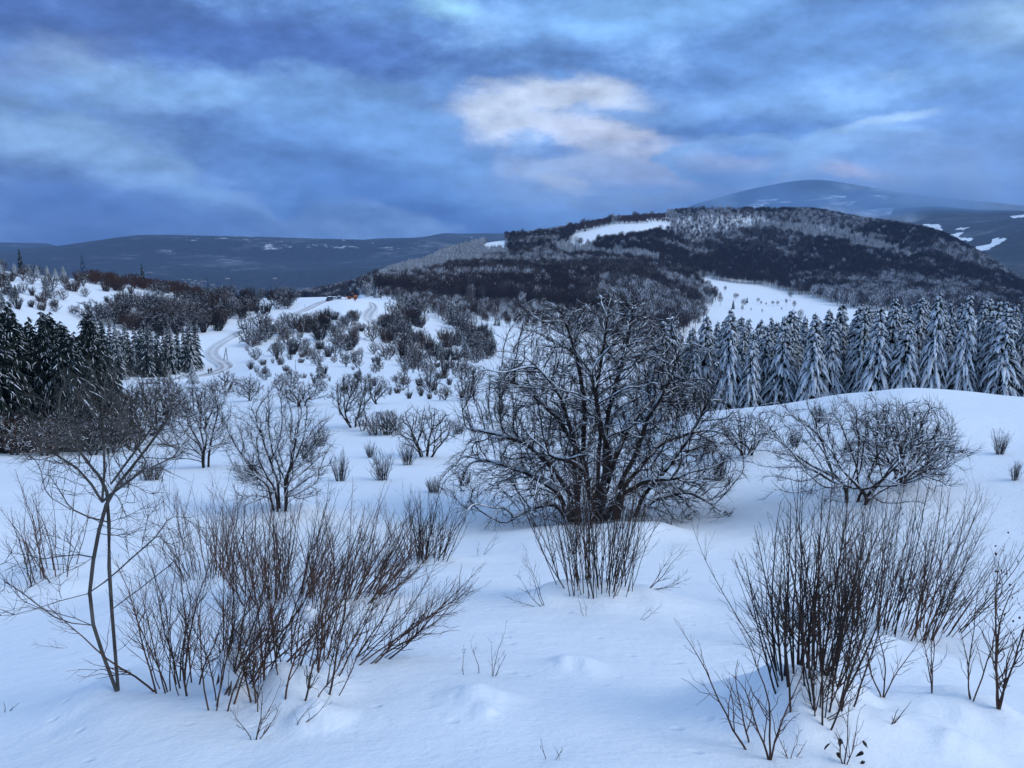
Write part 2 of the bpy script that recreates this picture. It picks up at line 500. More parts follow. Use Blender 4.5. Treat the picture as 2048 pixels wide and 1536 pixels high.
def make_ground():
    """snow, with far forest where the 'cover' attribute is low"""
    m, g, b = principled('snow_ground')
    b.inputs['Roughness'].default_value = .65
    b.inputs['Specular IOR Level'].default_value = .2
    geo = g.node('ShaderNodeNewGeometry')
    pos = geo.outputs['Position']
    at_ = g.node('ShaderNodeAttribute', attribute_name='cover')
    n0 = g.noise(pos, .25, 4, .6)
    snow = g.mix(n0, (.80, .84, .89, 1), (.87, .895, .925, 1))
    nf = g.noise(pos, .012, 7, .72)
    nf2 = g.noise(pos, .06, 6, .75)
    n3 = g.noise(pos, .0022, 5, .6)
    forest = g.mix(g.sstep(nf2, .38, .7), (.012, .015, .018, 1), (.06, .066, .072, 1))
    forest = g.mix(g.math('MULTIPLY', g.sstep(n3, .5, .72), g.sstep(nf, .42, .62)), forest, (.20, .215, .23, 1))
    thr = g.math('ADD', at_.outputs['Fac'], g.math('MULTIPLY', g.math('SUBTRACT', nf, .5), 1.0))
    forest_glade = g.math('MULTIPLY', g.sstep(nf, .655, .7), .4)
    f = g.sstep(thr, .42, .60)
    f = g.math('MAXIMUM', f, g.math('MULTIPLY', forest_glade, g.math('SUBTRACT', 1.0, f)))
    g.link(g.mix(f, forest, snow), b.inputs['Base Color'])
    h = g.math('ADD', g.math('MULTIPLY', g.noise(pos, 1.6, 6, .6), .07),
               g.math('MULTIPLY', g.noise(pos, 14.0, 6, .65), .012))
    vo = g.node('ShaderNodeTexVoronoi')
    g.link(pos, vo.inputs['Vector'])
    vo.inputs['Scale'].default_value = 2.2
    pit = g.math('MULTIPLY', g.sstep(vo.outputs['Distance'], .02, .16), .018)
    h = g.math('ADD', h, pit)
    bp = g.node('ShaderNodeBump')
    bp.inputs['Strength'].default_value = .85
    bp.inputs['Distance'].default_value = 1.0
    g.link(h, bp.inputs['Height'])
    g.link(bp.outputs[0], b.inputs['Normal'])
    return m


M_GROUND = make_ground()
M_SNOW = make_snow('soft_snow', True)
M_SNOWP = mat_simple('settled_snow', (.82, .855, .90), .65, .2, .05, 2.0)
M_BARK = mat_simple('dark_bark', (.030, .024, .021), .9, .12, .5, 6.0)
M_TWIG = mat_simple('brown_twig', (.060, .037, .028), .8, .2, .4, 2.0)
M_TWIG2 = mat_simple('dark_twig', (.026, .021, .022), .8, .2, .4, 2.0)
M_TWIG3 = mat_simple('red_brown_twig', (.098, .052, .036), .8, .2, .4, 2.0)
M_GREY = mat_simple('grey_bark', (.105, .095, .085), .9, .12, .4, 3.0)
M_NEEDLE = mat_simple('spruce_needles', (.013, .021, .019), .8, .15, .5, 1.2)
M_FARWOOD = mat_simple('far_wood_bark', (.066, .050, .047), .95, .05, .35, .5)
M_FARWOOD2 = mat_simple('far_wood_bark_grey', (.12, .105, .10), .95, .05, .35, .5)
M_FARWOOD3 = mat_simple('far_wood_bark_dark', (.048, .035, .033), .95, .05, .35, .5)
M_FARTRUNK = mat_simple('far_trunk', (.17, .165, .17), .95, .05, .3, .5)
M_FARRED = mat_simple('copper_wood', (.085, .055, .045), .95, .05, .3, .5)
M_SHADESNOW = mat_simple('shaded_snow', (.56, .60, .65), .75, .15, .25, 1.5)  # spruce snow greyed, its shade painted into the base colour
M_LEAF = mat_simple('dead_leaf', (.022, .014, .012), .7, .3, .4, 30.0)
M_RUSSET = mat_simple('russet_leaf', (.07, .028, .016), .7, .3, .4, 30.0)

# ------------------------------------------------------------------ mesh helpers


class MB:
    def __init__(self):
        self.v, self.f, self.m, self.nv = [], [], [], 0

    def add(self, v, f, mat=0):
        v = np.asarray(v, np.float32).reshape(-1, 3)
        f = np.asarray(f, np.int32)
        if len(f) == 0:
            return
        self.f.append(f + self.nv)
        self.v.append(v)
        self.m.append(np.full(len(f), mat, np.int32))
        self.nv += len(v)

    def tubes(self, P, Rad, k=4, mat=0, squash=None):
        """P [B,n,3], Rad [B,n]"""
        P, Rad = np.asarray(P, float), np.asarray(Rad, float)
        if P.size == 0:
            return
        B, n, _ = P.shape
        T = np.gradient(P, axis=1)
        T /= np.linalg.norm(T, axis=2, keepdims=True) + 1e-9
        mean = T.mean(1)
        ref = np.where((np.abs(mean[:, 2:3]) > .85), np.array([[1.0, 0.17, 0]]), np.array([[0.0, 0, 1.0]]))
        ref = np.repeat(ref[:, None, :], n, 1)
        S = np.cross(T, ref)
        S /= np.linalg.norm(S, axis=2, keepdims=True) + 1e-9
        U = np.cross(S, T)
        ang = np.arange(k) * 2 * math.pi / k + .5
        c, s = np.cos(ang), np.sin(ang)
        if squash is not None:
            s = s * squash
        V = P[:, :, None, :] + Rad[:, :, None, None] * (S[:, :, None, :] * c[None, None, :, None] + U[:, :, None, :] * s[None, None, :, None])
        idx = np.arange(B * n * k).reshape(B, n, k)
        a, b = idx[:, :-1, :], idx[:, 1:, :]
        F = np.stack([a, np.roll(a, -1, 2), np.roll(b, -1, 2), b], -1).reshape(-1, 4)
        self.add(V.reshape(-1, 3), F, mat)

    def chains(self, chains, k=4, mat=0, squash=None):
        groups = {}
        for p, r in chains:
            groups.setdefault(len(p), []).append((p, r))
        for n, lst in groups.items():
            if n > 1:
                self.tubes(np.array([c[0] for c in lst]), np.array([c[1] for c in lst]), k, mat, squash)

    def tris(self, V, mat=0):
        """V [N,3,3] loose triangles, stored as degenerate-free triangles"""
        V = np.asarray(V, float)
        n = len(V)
        self.add(V.reshape(-1, 3), np.arange(n * 3).reshape(n, 3), mat)

    def mesh(self, name, mats, smooth=True):
        me = bpy.data.meshes.new(name)
        if self.nv:
            v = np.concatenate(self.v)
            nf = sum(len(f) for f in self.f)
            tot = np.concatenate([np.full(len(f), f.shape[1], np.int32) for f in self.f])
            loops = np.concatenate([f.reshape(-1) for f in self.f])
            start = np.concatenate([[0], np.cumsum(tot)[:-1]]).astype(np.int32)
            me.vertices.add(len(v))
            me.vertices.foreach_set('co', v.reshape(-1))
            me.loops.add(len(loops))
            me.loops.foreach_set('vertex_index', loops)
            me.polygons.add(nf)
            me.polygons.foreach_set('loop_start', start)
            me.polygons.foreach_set('material_index', np.concatenate(self.m))
            if smooth:
                me.polygons.foreach_set('use_smooth', np.ones(nf, bool))
        for m in (mats if isinstance(mats, (list, tuple)) else [mats]):
            me.materials.append(m)
        me.update(calc_edges=True)
        return me


def link(o):
    COL.objects.link(o)
    return o


def obj(name, me, parent=None, loc=None):
    o = bpy.data.objects.new(name, me)
    link(o)
    if name in ('snow', 'twigs', 'crown'):
        o['kind'] = 'stuff'
    if parent is not None:
        o.parent = parent
    if loc is not None:
        o.location = loc
    return o


def tag(o, label=None, cat=None, group=None, kind=None):
    if label:
        o['label'] = label
    if cat:
        o['category'] = cat
    if group:
        o['group'] = group
    if kind:
        o['kind'] = kind
    return o


def thing(name, loc, label, cat, group=None, rz=0.0, scale=1.0):
    o = bpy.data.objects.new(name, None)
    link(o)
    o.empty_display_size = .2
    o.location = loc
    o.rotation_euler = (0, 0, rz)
    o.scale = (scale,) * 3 if not isinstance(scale, tuple) else scale
    return tag(o, label, cat, group)


def place_copy(proto, name, loc, rz, scale, label, cat, group, tilt=(0, 0)):
    """proto: list of (part name, mesh); every copy is an empty with its own parts"""
    t = thing(name, loc, label, cat, group, rz, scale)
    t.rotation_euler = (tilt[0], tilt[1], rz)
    for pn, me in proto:
        o = bpy.data.objects.new(pn, me)
        COL.objects.link(o)
        o.parent = t
        if pn in ('snow', 'twigs', 'crown'):
            o['kind'] = 'stuff'
    return t


def norm(v):
    return v / (np.linalg.norm(v, axis=-1, keepdims=True) + 1e-9)


# ------------------------------------------------------------------ the ground sheet


def inpoly(px, py, poly):
    px, py = np.asarray(px), np.asarray(py)
    ins = np.zeros(px.shape, bool)
    n = len(poly)
    j = n - 1
    for i in range(n):
        xi, yi = poly[i]
        xj, yj = poly[j]
        c = ((yi > py) != (yj > py)) & (px < (xj - xi) * (py - yi) / ((yj - yi) + 1e-12) + xi)
        ins ^= c
        j = i
    return ins


FAR_FIELDS = [   # snow-covered clearings on the far slopes, outlined where the photo shows them
    [(372, 478), (400, 474), (396, 481), (370, 486)], [(330, 505), (352, 498), (345, 506)],
    [(520, 492), (556, 478), (590, 484), (585, 496), (545, 505), (525, 502)], [(575, 482), (584, 482), (592, 494), (586, 494)],
    [(420, 472), (510, 472), (505, 480), (430, 479)], [(680, 474), (688, 474), (694, 486), (686, 486)], [(738, 477), (746, 477), (750, 489), (742, 488)],
    [(620, 486), (660, 484), (720, 492), (800, 494), (800, 500), (700, 500), (600, 502)], [(755, 507), (782, 507), (780, 512), (757, 512)],
    [(1844, 448), (1880, 448), (1888, 464), (1850, 462)], [(1838, 466), (1880, 464), (1862, 476), (1846, 478)],
    [(1905, 460), (1920, 454), (1942, 454), (1925, 461)],
    [(1860, 474), (1935, 462), (1915, 474), (1950, 476), (1940, 484), (1915, 480), (1890, 483)],
    [(1950, 492), (1984, 486), (1984, 476), (2018, 475), (2000, 488), (1972, 502), (1952, 504)],
    [(2018, 432), (2060, 428), (2060, 434), (2025, 437)],
    [(1480, 410), (1530, 396), (1598, 400), (1560, 408), (1500, 418)], [(1600, 402), (1640, 392), (1700, 388), (1690, 396), (1640, 404)],
    [(1660, 405), (1720, 400), (1700, 412), (1660, 412)], [(1700, 420), (1790, 415), (1780, 432), (1720, 436)],
    [(1330, 380), (1400, 374), (1390, 382)], [(1730, 390), (1790, 392), (1770, 400)],
    [(330, 566), (350, 563), (345, 568)], [(440, 549), (470, 548), (460, 552)], [(240, 545), (262, 543), (255, 547)],
]


def build_ground():
    v = np.linspace(-1, 1, 760)
    az_in = v * R(37.0)
    side = np.linspace(R(37.0), math.pi, 46)[1:]
    az = np.concatenate([-side[::-1], az_in, side[:-1]])
    lr = np.concatenate([np.linspace(LR0, math.log(4), 24)[:-1], np.linspace(math.log(4), math.log(17800), 540)])
    rr = np.exp(lr)
    A, Rr = np.meshgrid(az, rr, indexing='ij')
    X, Y = np.sin(A) * Rr, np.cos(A) * Rr
    Z = height(X, Y)
    na, nr = A.shape
    V = np.stack([X, Y, Z], -1).reshape(-1, 3)
    idx = np.arange(na * nr).reshape(na, nr)
    a, b = idx, np.roll(idx, -1, 0)
    F = np.stack([a[:, :-1], a[:, 1:], b[:, 1:], b[:, :-1]], -1).reshape(-1, 4)
    c = len(V)
    V = np.vstack([V, [[0, 0, -1.7]]])
    fan = np.stack([np.full(na, c), idx[:, 0], np.roll(idx[:, 0], -1)], -1)
    mb = MB()
    mb.add(V, F)
    mb.f.append(fan.astype(np.int32))
    mb.m.append(np.zeros(len(fan), np.int32))
    me = mb.mesh('snowy_ground', M_GROUND)
    r = np.hypot(V[:, 0], V[:, 1])
    cover = np.where(r < 1900, 1.0, 0.0)
    # the back of the main hill and the spur below it are wooded
    px, py = project(V)
    azv = np.degrees(np.arctan2(V[:, 0], V[:, 1]))
    cover[(r > 1650) & (azv < -4)] = 0.0
    cover[(r > 600) & (azv < -10.5)] = 0.0
    far = (r > 2300) & (V[:, 1] > 0)
    for poly in FAR_FIELDS:
        cover[far & inpoly(px, py, poly)] = .41 if poly[0][0] < 1000 else (.49 if poly[0][0] < 1835 else .62)
    at_ = me.attributes.new('cover', 'FLOAT', 'POINT')
    at_.data.foreach_set('value', cover.astype(np.float32))
    o = obj('snowy_ground', me)
    tag(o, kind='structure')
    return o


build_ground()

# ------------------------------------------------------------------ haze


def build_haze():
    x0, x1, y0, y1, z0, z1 = -17950, 17950, -17950, 17950, -1100, 520
    mb = MB()
    V = [(x, y, z) for z in (z0, z1) for y in (y0, y1) for x in (x0, x1)]
    mb.add(V, [(0, 2, 3, 1), (4, 5, 7, 6), (0, 1, 5, 4), (2, 6, 7, 3), (0, 4, 6, 2), (1, 3, 7, 5)])
    m = bpy.data.materials.new('haze')
    m.use_nodes = True
    g = NG(m.node_tree)
    g.n.clear()
    out = g.node('ShaderNodeOutputMaterial')
    pv = g.node('ShaderNodeVolumePrincipled')
    pv.inputs['Color'].default_value = (.31, .57, 1.0, 1)
    pv.inputs['Density'].default_value = HAZE
    pv.inputs['Anisotropy'].default_value = 0.0
    g.link(pv.outputs[0], out.inputs['Volume'])
    o = obj('haze', mb.mesh('haze', m, False))
    tag(o, kind='stuff')


HAZE = 4.2e-5
build_haze()

# ------------------------------------------------------------------ bare trees by space colonisation


def colonise(init, A, step, kill, infl, iters=140, trop=(0, 0, .1), jit=.12, maxn=6000, centre=None, out=0.0):
    """init: list of (pos, parent). A: attractor points. Returns node positions and parents."""
    pos = [np.array(p, float) for p, _ in init]
    par = [q for _, q in init]
    A = np.asarray(A, float)
    P0 = np.array(pos)
    D = np.linalg.norm(A[:, None, :] - P0[None], axis=2)
    near = D.argmin(1)
    dist = D.min(1)
    kids = np.zeros(len(pos) + 8, int)
    for q in par:
        if q >= 0:
            kids[q] += 1
    trop = np.array(trop)
    for it in range(iters):
        act = dist < infl
        if not act.any() or len(pos) > maxn:
            break
        Pn = np.array(pos)
        dirs = norm(A[act] - Pn[near[act]])
        acc = np.zeros((len(pos), 3))
        np.add.at(acc, near[act], dirs)
        ids = np.unique(near[act])
        new = []
        if len(kids) < len(pos) * 2 + 64:
            kids = np.concatenate([kids, np.zeros(len(pos) + 64, int)])
        for i in ids:
            if kids[i] >= 3:
                continue
            d = acc[i]
            L = np.linalg.norm(d)
            if L < 1e-6:
                continue
            d = d / L + trop + rng.normal(0, jit, 3)
            if centre is not None:
                w = pos[i] - centre
                d = d + w * (out / (np.linalg.norm(w) + 1e-6))
            d /= np.linalg.norm(d)
            new.append(pos[i] + d * step)
            par.append(i)
            kids[i] += 1
        if not new:
            break
        base = len(pos)
        pos.extend(new)
        Nn = np.array(new)
        D = np.linalg.norm(A[:, None, :] - Nn[None], axis=2)
        m = D.min(1)
        better = m < dist
        near = np.where(better, D.argmin(1) + base, near)
        dist = np.minimum(dist, m)
        keep = dist > kill
        A, near, dist = A[keep], near[keep], dist[keep]
        if len(A) == 0:
            break
    return np.array(pos), np.array(par)


def tree_chains(pos, par, tip, expo=2.3, maxr=1.0):
    n = len(pos)
    w = np.full(n, tip ** expo)
    kids = [[] for _ in range(n)]
    for i, q in enumerate(par):
        if q >= 0:
            kids[q].append(i)
    order = list(range(n))
    depth = np.zeros(n, int)
    for i in range(n):
        if par[i] >= 0:
            depth[i] = depth[par[i]] + 1
    for i in sorted(order, key=lambda k: -depth[k]):
        if kids[i]:
            w[i] = sum(w[k] for k in kids[i]) + .15 * tip ** expo
    rad = np.minimum(w ** (1 / expo), maxr)
    chains = []
    starts = [i for i in range(n) if par[i] < 0]
    stack = [(i, None) for i in starts]
    while stack:
        i, p = stack.pop()
        ch = [p] if p is not None else []
        k = i
        while True:
            ch.append(k)
            if not kids[k]:
                break
            ks = sorted(kids[k], key=lambda q: -rad[q])
            for q in ks[1:]:
                stack.append((q, k))
            k = ks[0]
        if len(ch) > 1:
            pts = pos[ch]
            r = rad[ch].copy()
            if p is not None:
                r[0] = r[1]
            chains.append((pts, r))
    return chains, rad, kids


def smooth_pts(pts, jit=0.0):
    """round a chain by one pass of averaging"""
    q = pts.copy()
    if len(q) > 2:
        q[1:-1] = .25 * pts[:-2] + .5 * pts[1:-1] + .25 * pts[2:]
    return q


def twigs_from(P, T, n_each, lmin, lmax, r0, spread=.75, up=.15, npt=4, droop=0.0, curl=.11):
    """short twigs growing from points P along directions T"""
    P = np.repeat(P, n_each, 0)
    T = np.repeat(T, n_each, 0)
    B = len(P)
    d = norm(T + rng.normal(0, spread, (B, 3)) * .8 + np.array([0, 0, up]))
    L = rng.uniform(lmin, lmax, B)
    t = np.linspace(0, 1, npt)
    bend = rng.normal(0, curl, (B, 3)) + np.array([0, 0, .16 - droop])
    pts = P[:, None, :] + d[:, None, :] * (L[:, None] * t)[:, :, None] + bend[:, None, :] * (L[:, None] * t * t)[:, :, None] * .6
    zig = rng.normal(0, 1, (B, npt, 3)) * (L * .035)[:, None, None]
    zig[:, 0] = 0
    pts += zig
    rad = r0 * (1 - .72 * t)[None, :] * rng.uniform(.7, 1.15, B)[:, None]
    return pts, rad


def snow_on(mb, chains, cover=.7, rmin=.0, gain=.9, add=.012, steep=.8, k=5, mat=0, seglen=4, lift=.75):
    """caps of snow lying along branches that are not too steep"""
    out = {}
    for pts, r in chains:
        n = len(pts)
        i = 0
        while i < n - 1:
            L = int(rng.integers(2, seglen + 1))
            j = min(n - 1, i + L)
            if j - i < 1:
                break
            d = pts[j] - pts[i]
            s = abs(d[2]) / (np.linalg.norm(d) + 1e-9)
            if s < steep and rng.random() < cover and r[i] > rmin:
                seg = pts[i:j + 1].copy()
                rr = (r[i:j + 1] * gain + add * np.clip(r[i:j + 1] / .03, .4, 1)) * rng.uniform(.75, 1.25, j - i + 1) * (1.05 - .45 * s)
                seg[:, 2] += r[i:j + 1] * lift + rr * .45
                if len(seg) == 2:
                    seg = np.array([seg[0], (seg[0] + seg[1]) * .5, seg[1]])
                    rr = np.array([rr[0], max(rr) * 1.05, rr[1]])
                rr = rr.copy()
                rr[0] *= .35
                rr[-1] *= .35
                out.setdefault(len(seg), []).append((seg, rr))
            i = j
    for n, lst in out.items():
        mb.tubes(np.array([c[0] for c in lst]), np.array([c[1] for c in lst]), k, mat, .8)


def ellipsoid_pts(n, c, rad, lo=0.0, shell=.5):
    d = norm(rng.normal(0, 1, (n, 3)))
    u = rng.random(n) ** (1 / 2.6)
    u = np.where(rng.random(n) < shell, .65 + .35 * u, u)
    k1, k2 = rng.uniform(0, 50, 2)
    u = u * (.86 + .55 * vnoise(d[:, 0] * 2.1 + k1, d[:, 1] * 2.1 + d[:, 2] * 2.3 + k2, 3) + .25 * vnoise(d[:, 0] * 5 + k2, d[:, 1] * 5 - d[:, 2] * 4 + k1, 4))
    p = d * u[:, None]
    if lo is not None:
        p = p[p[:, 2] > lo - 1]
    return np.array(c) + p * np.array(rad)


def parts_from_tree(pos, par, tip, bark, twigmat, snow_cover=.6, twig_len=(.15, .45), twig_r=.004, twigs_per=2, thick=.02, maxr=1.0,
                    snow_add=.012, steep=.85, twig_snow=.25, twig_spread=.75, droop=0.0, every=1, k=6):
    chains, rad, kids = tree_chains(pos, par, tip, maxr=maxr)
    chains = [(smooth_pts(p), r) for p, r in chains]
    mb = MB()
    mb.chains([c for c in chains if c[1][0] > thick], k)
    limbs = mb.mesh('limbs', bark)
    mt = MB()
    thin = [c for c in chains if c[1][0] <= thick]
    mt.chains(thin, 4)
    P, T = [], []
    for p, r in chains:
        for i in range(1, len(p), every):
            if r[i] < thick * 1.3:
                P.append(p[i])
                T.append(norm(p[i] - p[i - 1]))
    tp = None
    if P:
        tp, tr = twigs_from(np.array(P), np.array(T), twigs_per, twig_len[0], twig_len[1], twig_r, twig_spread, droop=droop)
        mt.tubes(tp, tr, 3)
    tw = mt.mesh('twigs', twigmat)
    out = [('limbs', limbs), ('twigs', tw)]
    if snow_cover > 0:
        ms = MB()
        snow_on(ms, chains, snow_cover, 0, .8, snow_add, steep)
        if tp is not None and twig_snow > 0:
            sel = rng.random(len(tp)) < twig_snow
            snow_on(ms, [(a, b) for a, b in zip(tp[sel], tr[sel])], .8, 0, .8, snow_add * .55, steep, 4)
        out.append(('snow', ms.mesh('snow', M_SNOWP)))
    return out


def to_local(p):
    return np.array([0.0, 0, 0])


def px_nodes(paths, base, depth=0.0):
    """trunk paths given as photo pixels -> nodes on the upright plane through base (local coordinates), with some depth wander"""
    init = []
    for path, joint, dep in paths:
        prev = joint
        pts = [at(base, x, y) - base for x, y in path]
        n = len(pts)
        dense = []
        for a, b in zip(pts[:-1], pts[1:]):
            m = max(1, int(np.linalg.norm(b - a) / .22))
            for j in range(m):
                dense.append(a + (b - a) * j / m)
        dense.append(pts[-1])
        N = len(dense)
        for j, q in enumerate(dense):
            if prev is not None and prev >= 0 and j == 0:
                continue
            q = q.copy()
            q[1] += dep * j / max(1, N - 1)
            q += rng.normal(0, .012, 3)
            init.append((q, -1 if prev is None else prev))
            prev = len(init) - 1
    return init


# ------------------------------------------------------------------ the great beech in the middle


def build_beech():
    base = hit(1190, 1042)
    s = mpp(base)
    label = 'large many-trunked bare beech with snow lying along its spreading limbs'
    t = thing('beech_tree', base, label, 'tree')
    # main limbs: pixel path, joint, depth lean (m)
    G = 1046
    paths = [
        ([(1160, G), (1150, 960), (1148, 880), (1120, 790), (1085, 740), (1040, 700), (1000, 668)], None, -.6),
        ([(1150, G), (1165, 930), (1172, 840), (1165, 760), (1150, 700), (1130, 640)], None, .8),
        ([(1195, G), (1195, 950), (1200, 860), (1190, 780), (1205, 690), (1215, 600)], None, -.4),
        ([(1205, G), (1212, 930), (1215, 850), (1240, 760), (1260, 700), (1275, 625)], None, .9),
        ([(1225, G), (1240, 960), (1270, 900), (1290, 830), (1330, 760), (1350, 690)], None, -.8),
        ([(1265, G + 4), (1285, 985), (1330, 930), (1370, 870), (1405, 790), (1425, 740)], None, -1.0),
        ([(1270, G + 6), (1300, 1000), (1370, 975), (1420, 1000), (1460, 1045)], None, -.7),
        ([(1145, G), (1140, 985), (1100, 925), (1050, 880), (990, 860), (935, 850)], None, -.6),
        ([(1140, G), (1120, 990), (1060, 955), (990, 935), (925, 925)], None, .7),
        ([(1135, G), (1110, 1000), (1060, 1005), (1010, 1028)], None, -.9),
        ([(1200, G), (1220, 960), (1260, 870), (1310, 820), (1390, 780)], None, 1.3),
        ([(1190, G), (1170, 930), (1120, 850), (1060, 800), (1000, 770)], None, 1.4),
        ([(1195, G), (1200, 960), (1215, 900), (1190, 820), (1175, 740)], None, -1.8),
        ([(1235, G), (1250, 980), (1330, 900), (1400, 880), (1440, 900)], None, 1.2),
        ([(1185, G), (1190, 980), (1150, 900), (1100, 880)], None, -2.0),
        ([(1210, G), (1225, 980), (1280, 930), (1330, 920)], None, -2.0),
    ]
    init = px_nodes(paths, base)
    W = 275 * s
    H = tall(base, 592)
    c = [at(base, 1188, 850)[0] - base[0], 0, H * .44]
    A = np.vstack([ellipsoid_pts(5400, c, (W * 1.0, W * .88, H * .55), None, .3), ellipsoid_pts(1200, (c[0], 0, H * .2), (W * 1.14, W * 1.0, H * .2), None, .3)])
    A = A[A[:, 2] > .25 + .0 * A[:, 0]]
    low = rng.random(len(A)) < np.clip(.35 + A[:, 2] / H, 0, 1)
    A = A[low]
    pos, par = colonise(init, A, .15, .17, 1.15, 90, (0, 0, .14), .09, 11000, np.array([0, 0, -.6]), .75)
    chains, rad, kids = tree_chains(pos, par, .0066, 2.3, .15)
    chains = [(smooth_pts(p), r) for p, r in chains]
    big = sorted([c for c in chains if c[1][0] > .05], key=lambda c: -c[1][0])
    rest = [c for c in chains if c[1][0] <= .05]
    for p, r in big:
        mb = MB()
        mb.chains([(p, r)], 8)
        obj('limb', mb.mesh('limb', M_BARK), t)
    mb = MB()
    mb.chains(rest, 4)
    P, T = [], []
    for p, r in chains:
        for i in range(1, len(p)):
            if r[i] < .02:
                P.append(p[i])
                T.append(norm(p[i] - p[i - 1]))
    tp, tr = twigs_from(np.array(P), np.array(T), 3, .16, .58, .0058, .40, .05)
    mb.tubes(tp, tr, 3)
    tag(obj('twigs', mb.mesh('twigs', M_TWIG2), t), kind='stuff')
    ms = MB()
    snow_on(ms, [c for c in chains if c[1][0] > .03], .85, 0, 1.05, .034, .9, 6, seglen=5)
    snow_on(ms, rest, .6, 0, .95, .014, .85, 5)
    sel = rng.random(len(tp)) < .13
    snow_on(ms, [(a, b) for a, b in zip(tp[sel], tr[sel])], .8, 0, .9, .008, .8, 4)
    obj('snow', ms.mesh('snow', M_SNOWP), t)


build_beech()

# ------------------------------------------------------------------ shrubs of upright shoots (foreground), every stem a part


def add_stem(bush, base, dirv, L, r0, nt, mat, n=10, curve_up=.35, sub=2, wig=.013, tl=(.1, .3), alternate=True):
    t = np.linspace(0, 1, n)
    d = np.array(dirv, float)
    d /= np.linalg.norm(d)
    pts = [np.array(base, float)]
    cur = d.copy()
    for i in range(1, n):
        cur = cur + np.array([0, 0, curve_up / n * 2.0]) + rng.normal(0, wig * 3.2, 3)
        cur /= np.linalg.norm(cur)
        pts.append(pts[-1] + cur * L / (n - 1))
    pts = np.array(pts)
    rad = r0 * (1 - .8 * t ** 1.1)
    mb = MB()
    mb.tubes(pts[None], rad[None], 5)
    st = obj('stem', mb.mesh('stem', mat), bush)
    if nt > 0:
        mb = MB()
        ts = np.sort(rng.uniform(.18, .99, nt))
        k = np.clip((ts * (n - 1)).astype(int), 0, n - 2)
        fr = ts * (n - 1) - k
        P = pts[k] * (1 - fr)[:, None] + pts[k + 1] * fr[:, None]
        T = norm(pts[k + 1] - pts[k])
        side = norm(np.cross(T, rng.normal(0, 1, (nt, 3))))
        dd = norm(T + side * rng.uniform(.45, .95, nt)[:, None])
        Lt = L * rng.uniform(tl[0], tl[1], nt) * (1.15 - .75 * ts)
        q = np.linspace(0, 1, 5)
        bend = rng.normal(0, .12, (nt, 3)) + np.array([0, 0, .22])
        tp = P[:, None] + dd[:, None] * (Lt[:, None] * q)[:, :, None] + bend[:, None] * (Lt[:, None] * q * q)[:, :, None]
        zig = rng.normal(0, 1, tp.shape) * (Lt * .03)[:, None, None]
        zig[:, 0] = 0
        tp += zig
        rr = np.maximum((r0 * (1 - .8 * ts) * .62)[:, None] * (1 - .7 * q)[None], .0011)
        mb.tubes(tp, rr, 4)
        if sub > 0:
            kk = rng.integers(1, 4, nt * sub)
            idx = np.repeat(np.arange(nt), sub)
            P2 = tp[idx, kk]
            T2 = norm(tp[idx, kk + 1] - tp[idx, kk])
            d2 = norm(T2 + norm(rng.normal(0, 1, T2.shape)) * .75)
            L2 = Lt[idx] * rng.uniform(.2, .5, len(idx))
            q2 = np.linspace(0, 1, 3)
            p2 = P2[:, None] + d2[:, None] * (L2[:, None] * q2)[:, :, None]
            r2 = np.maximum(rr[idx, kk] * .7, .0009)[:, None] * (1 - .55 * q2)[None]
            mb.tubes(p2, r2, 3)
        obj('twigs', mb.mesh('twigs', mat), st)
    return st


def shoot_bush(name, label, px, py, top, wpx, n, mats, spread=.55, base_w=.25, r0=.009, nt=12, lean=(0, 0), sub=2, group=None, curve=.25, tl=(.1, .3), hvar=(.6, 1.05), depth=.5, wig=.013):
    """upright shoots rising from a patch of snow; wpx = width of the crown in photo pixels"""
    c = hit(px, py)
    H = tall(c, top) * 1.1
    W = wpx * mpp(c) * .54
    t = thing(name, c, label, 'shrub', group)
    for i in range(n):
        a = rng.uniform(0, 2 * math.pi)
        rho = math.sqrt(rng.random())
        bx, by = math.cos(a) * rho, math.sin(a) * rho
        X, Y = bx * W * base_w, by * W * base_w * depth * 2
        zb = float(height(c[0] + X, c[1] + Y)) - c[2] - .06
        h = H * rng.uniform(*hvar) * (1 - .28 * rho)
        ox = W * (1 - base_w) * bx * spread / .55 + lean[0] * H + rng.normal(0, .07) * H
        oy = W * (1 - base_w) * by * depth * spread / .55 + lean[1] * H + rng.normal(0, .07) * H
        d = np.array([ox, oy, h])
        L = np.linalg.norm(d)
        d[2] = max(d[2] - curve * h * .35, .1 * h)
        add_stem(t, (X, Y, zb), d, L, r0 * rng.uniform(.6, 1.25), max(2, int(nt * rng.uniform(.6, 1.3))), mats[i % len(mats)], sub=sub, curve_up=curve, tl=tl, wig=wig)
    return t, c


def sapling(label, px, py, tops, mats, r0=.006, nt=9, sub=2, tl=(.18, .4), name='sapling', group=None, wig=.03):
    """a few stems given by the pixel of each tip"""
    c = hit(px, py)
    t = thing(name, c, label, 'shrub', group)
    for i, tp in enumerate(tops):
        q = at(c, tp[0], tp[1]) - c
        q[1] += rng.normal(0, .12) * np.linalg.norm(q)
        L = np.linalg.norm(q)
        off = np.array([0, 0, -.05])
        if len(tp) > 2:
            b = hit(tp[2], tp[3])
            off = b - c + np.array([0, 0, -.05])
            q = q - (b - c)
            L = np.linalg.norm(q)
        add_stem(t, off, q + np.array([0, 0, -.12 * L]), L, r0 * rng.uniform(.8, 1.2), nt, mats[i % len(mats)], sub=sub, wig=wig, tl=tl, curve_up=.2)
    return t, c


RB = [M_TWIG, M_TWIG3, M_TWIG3]
DK = [M_TWIG2, M_TWIG, M_TWIG]

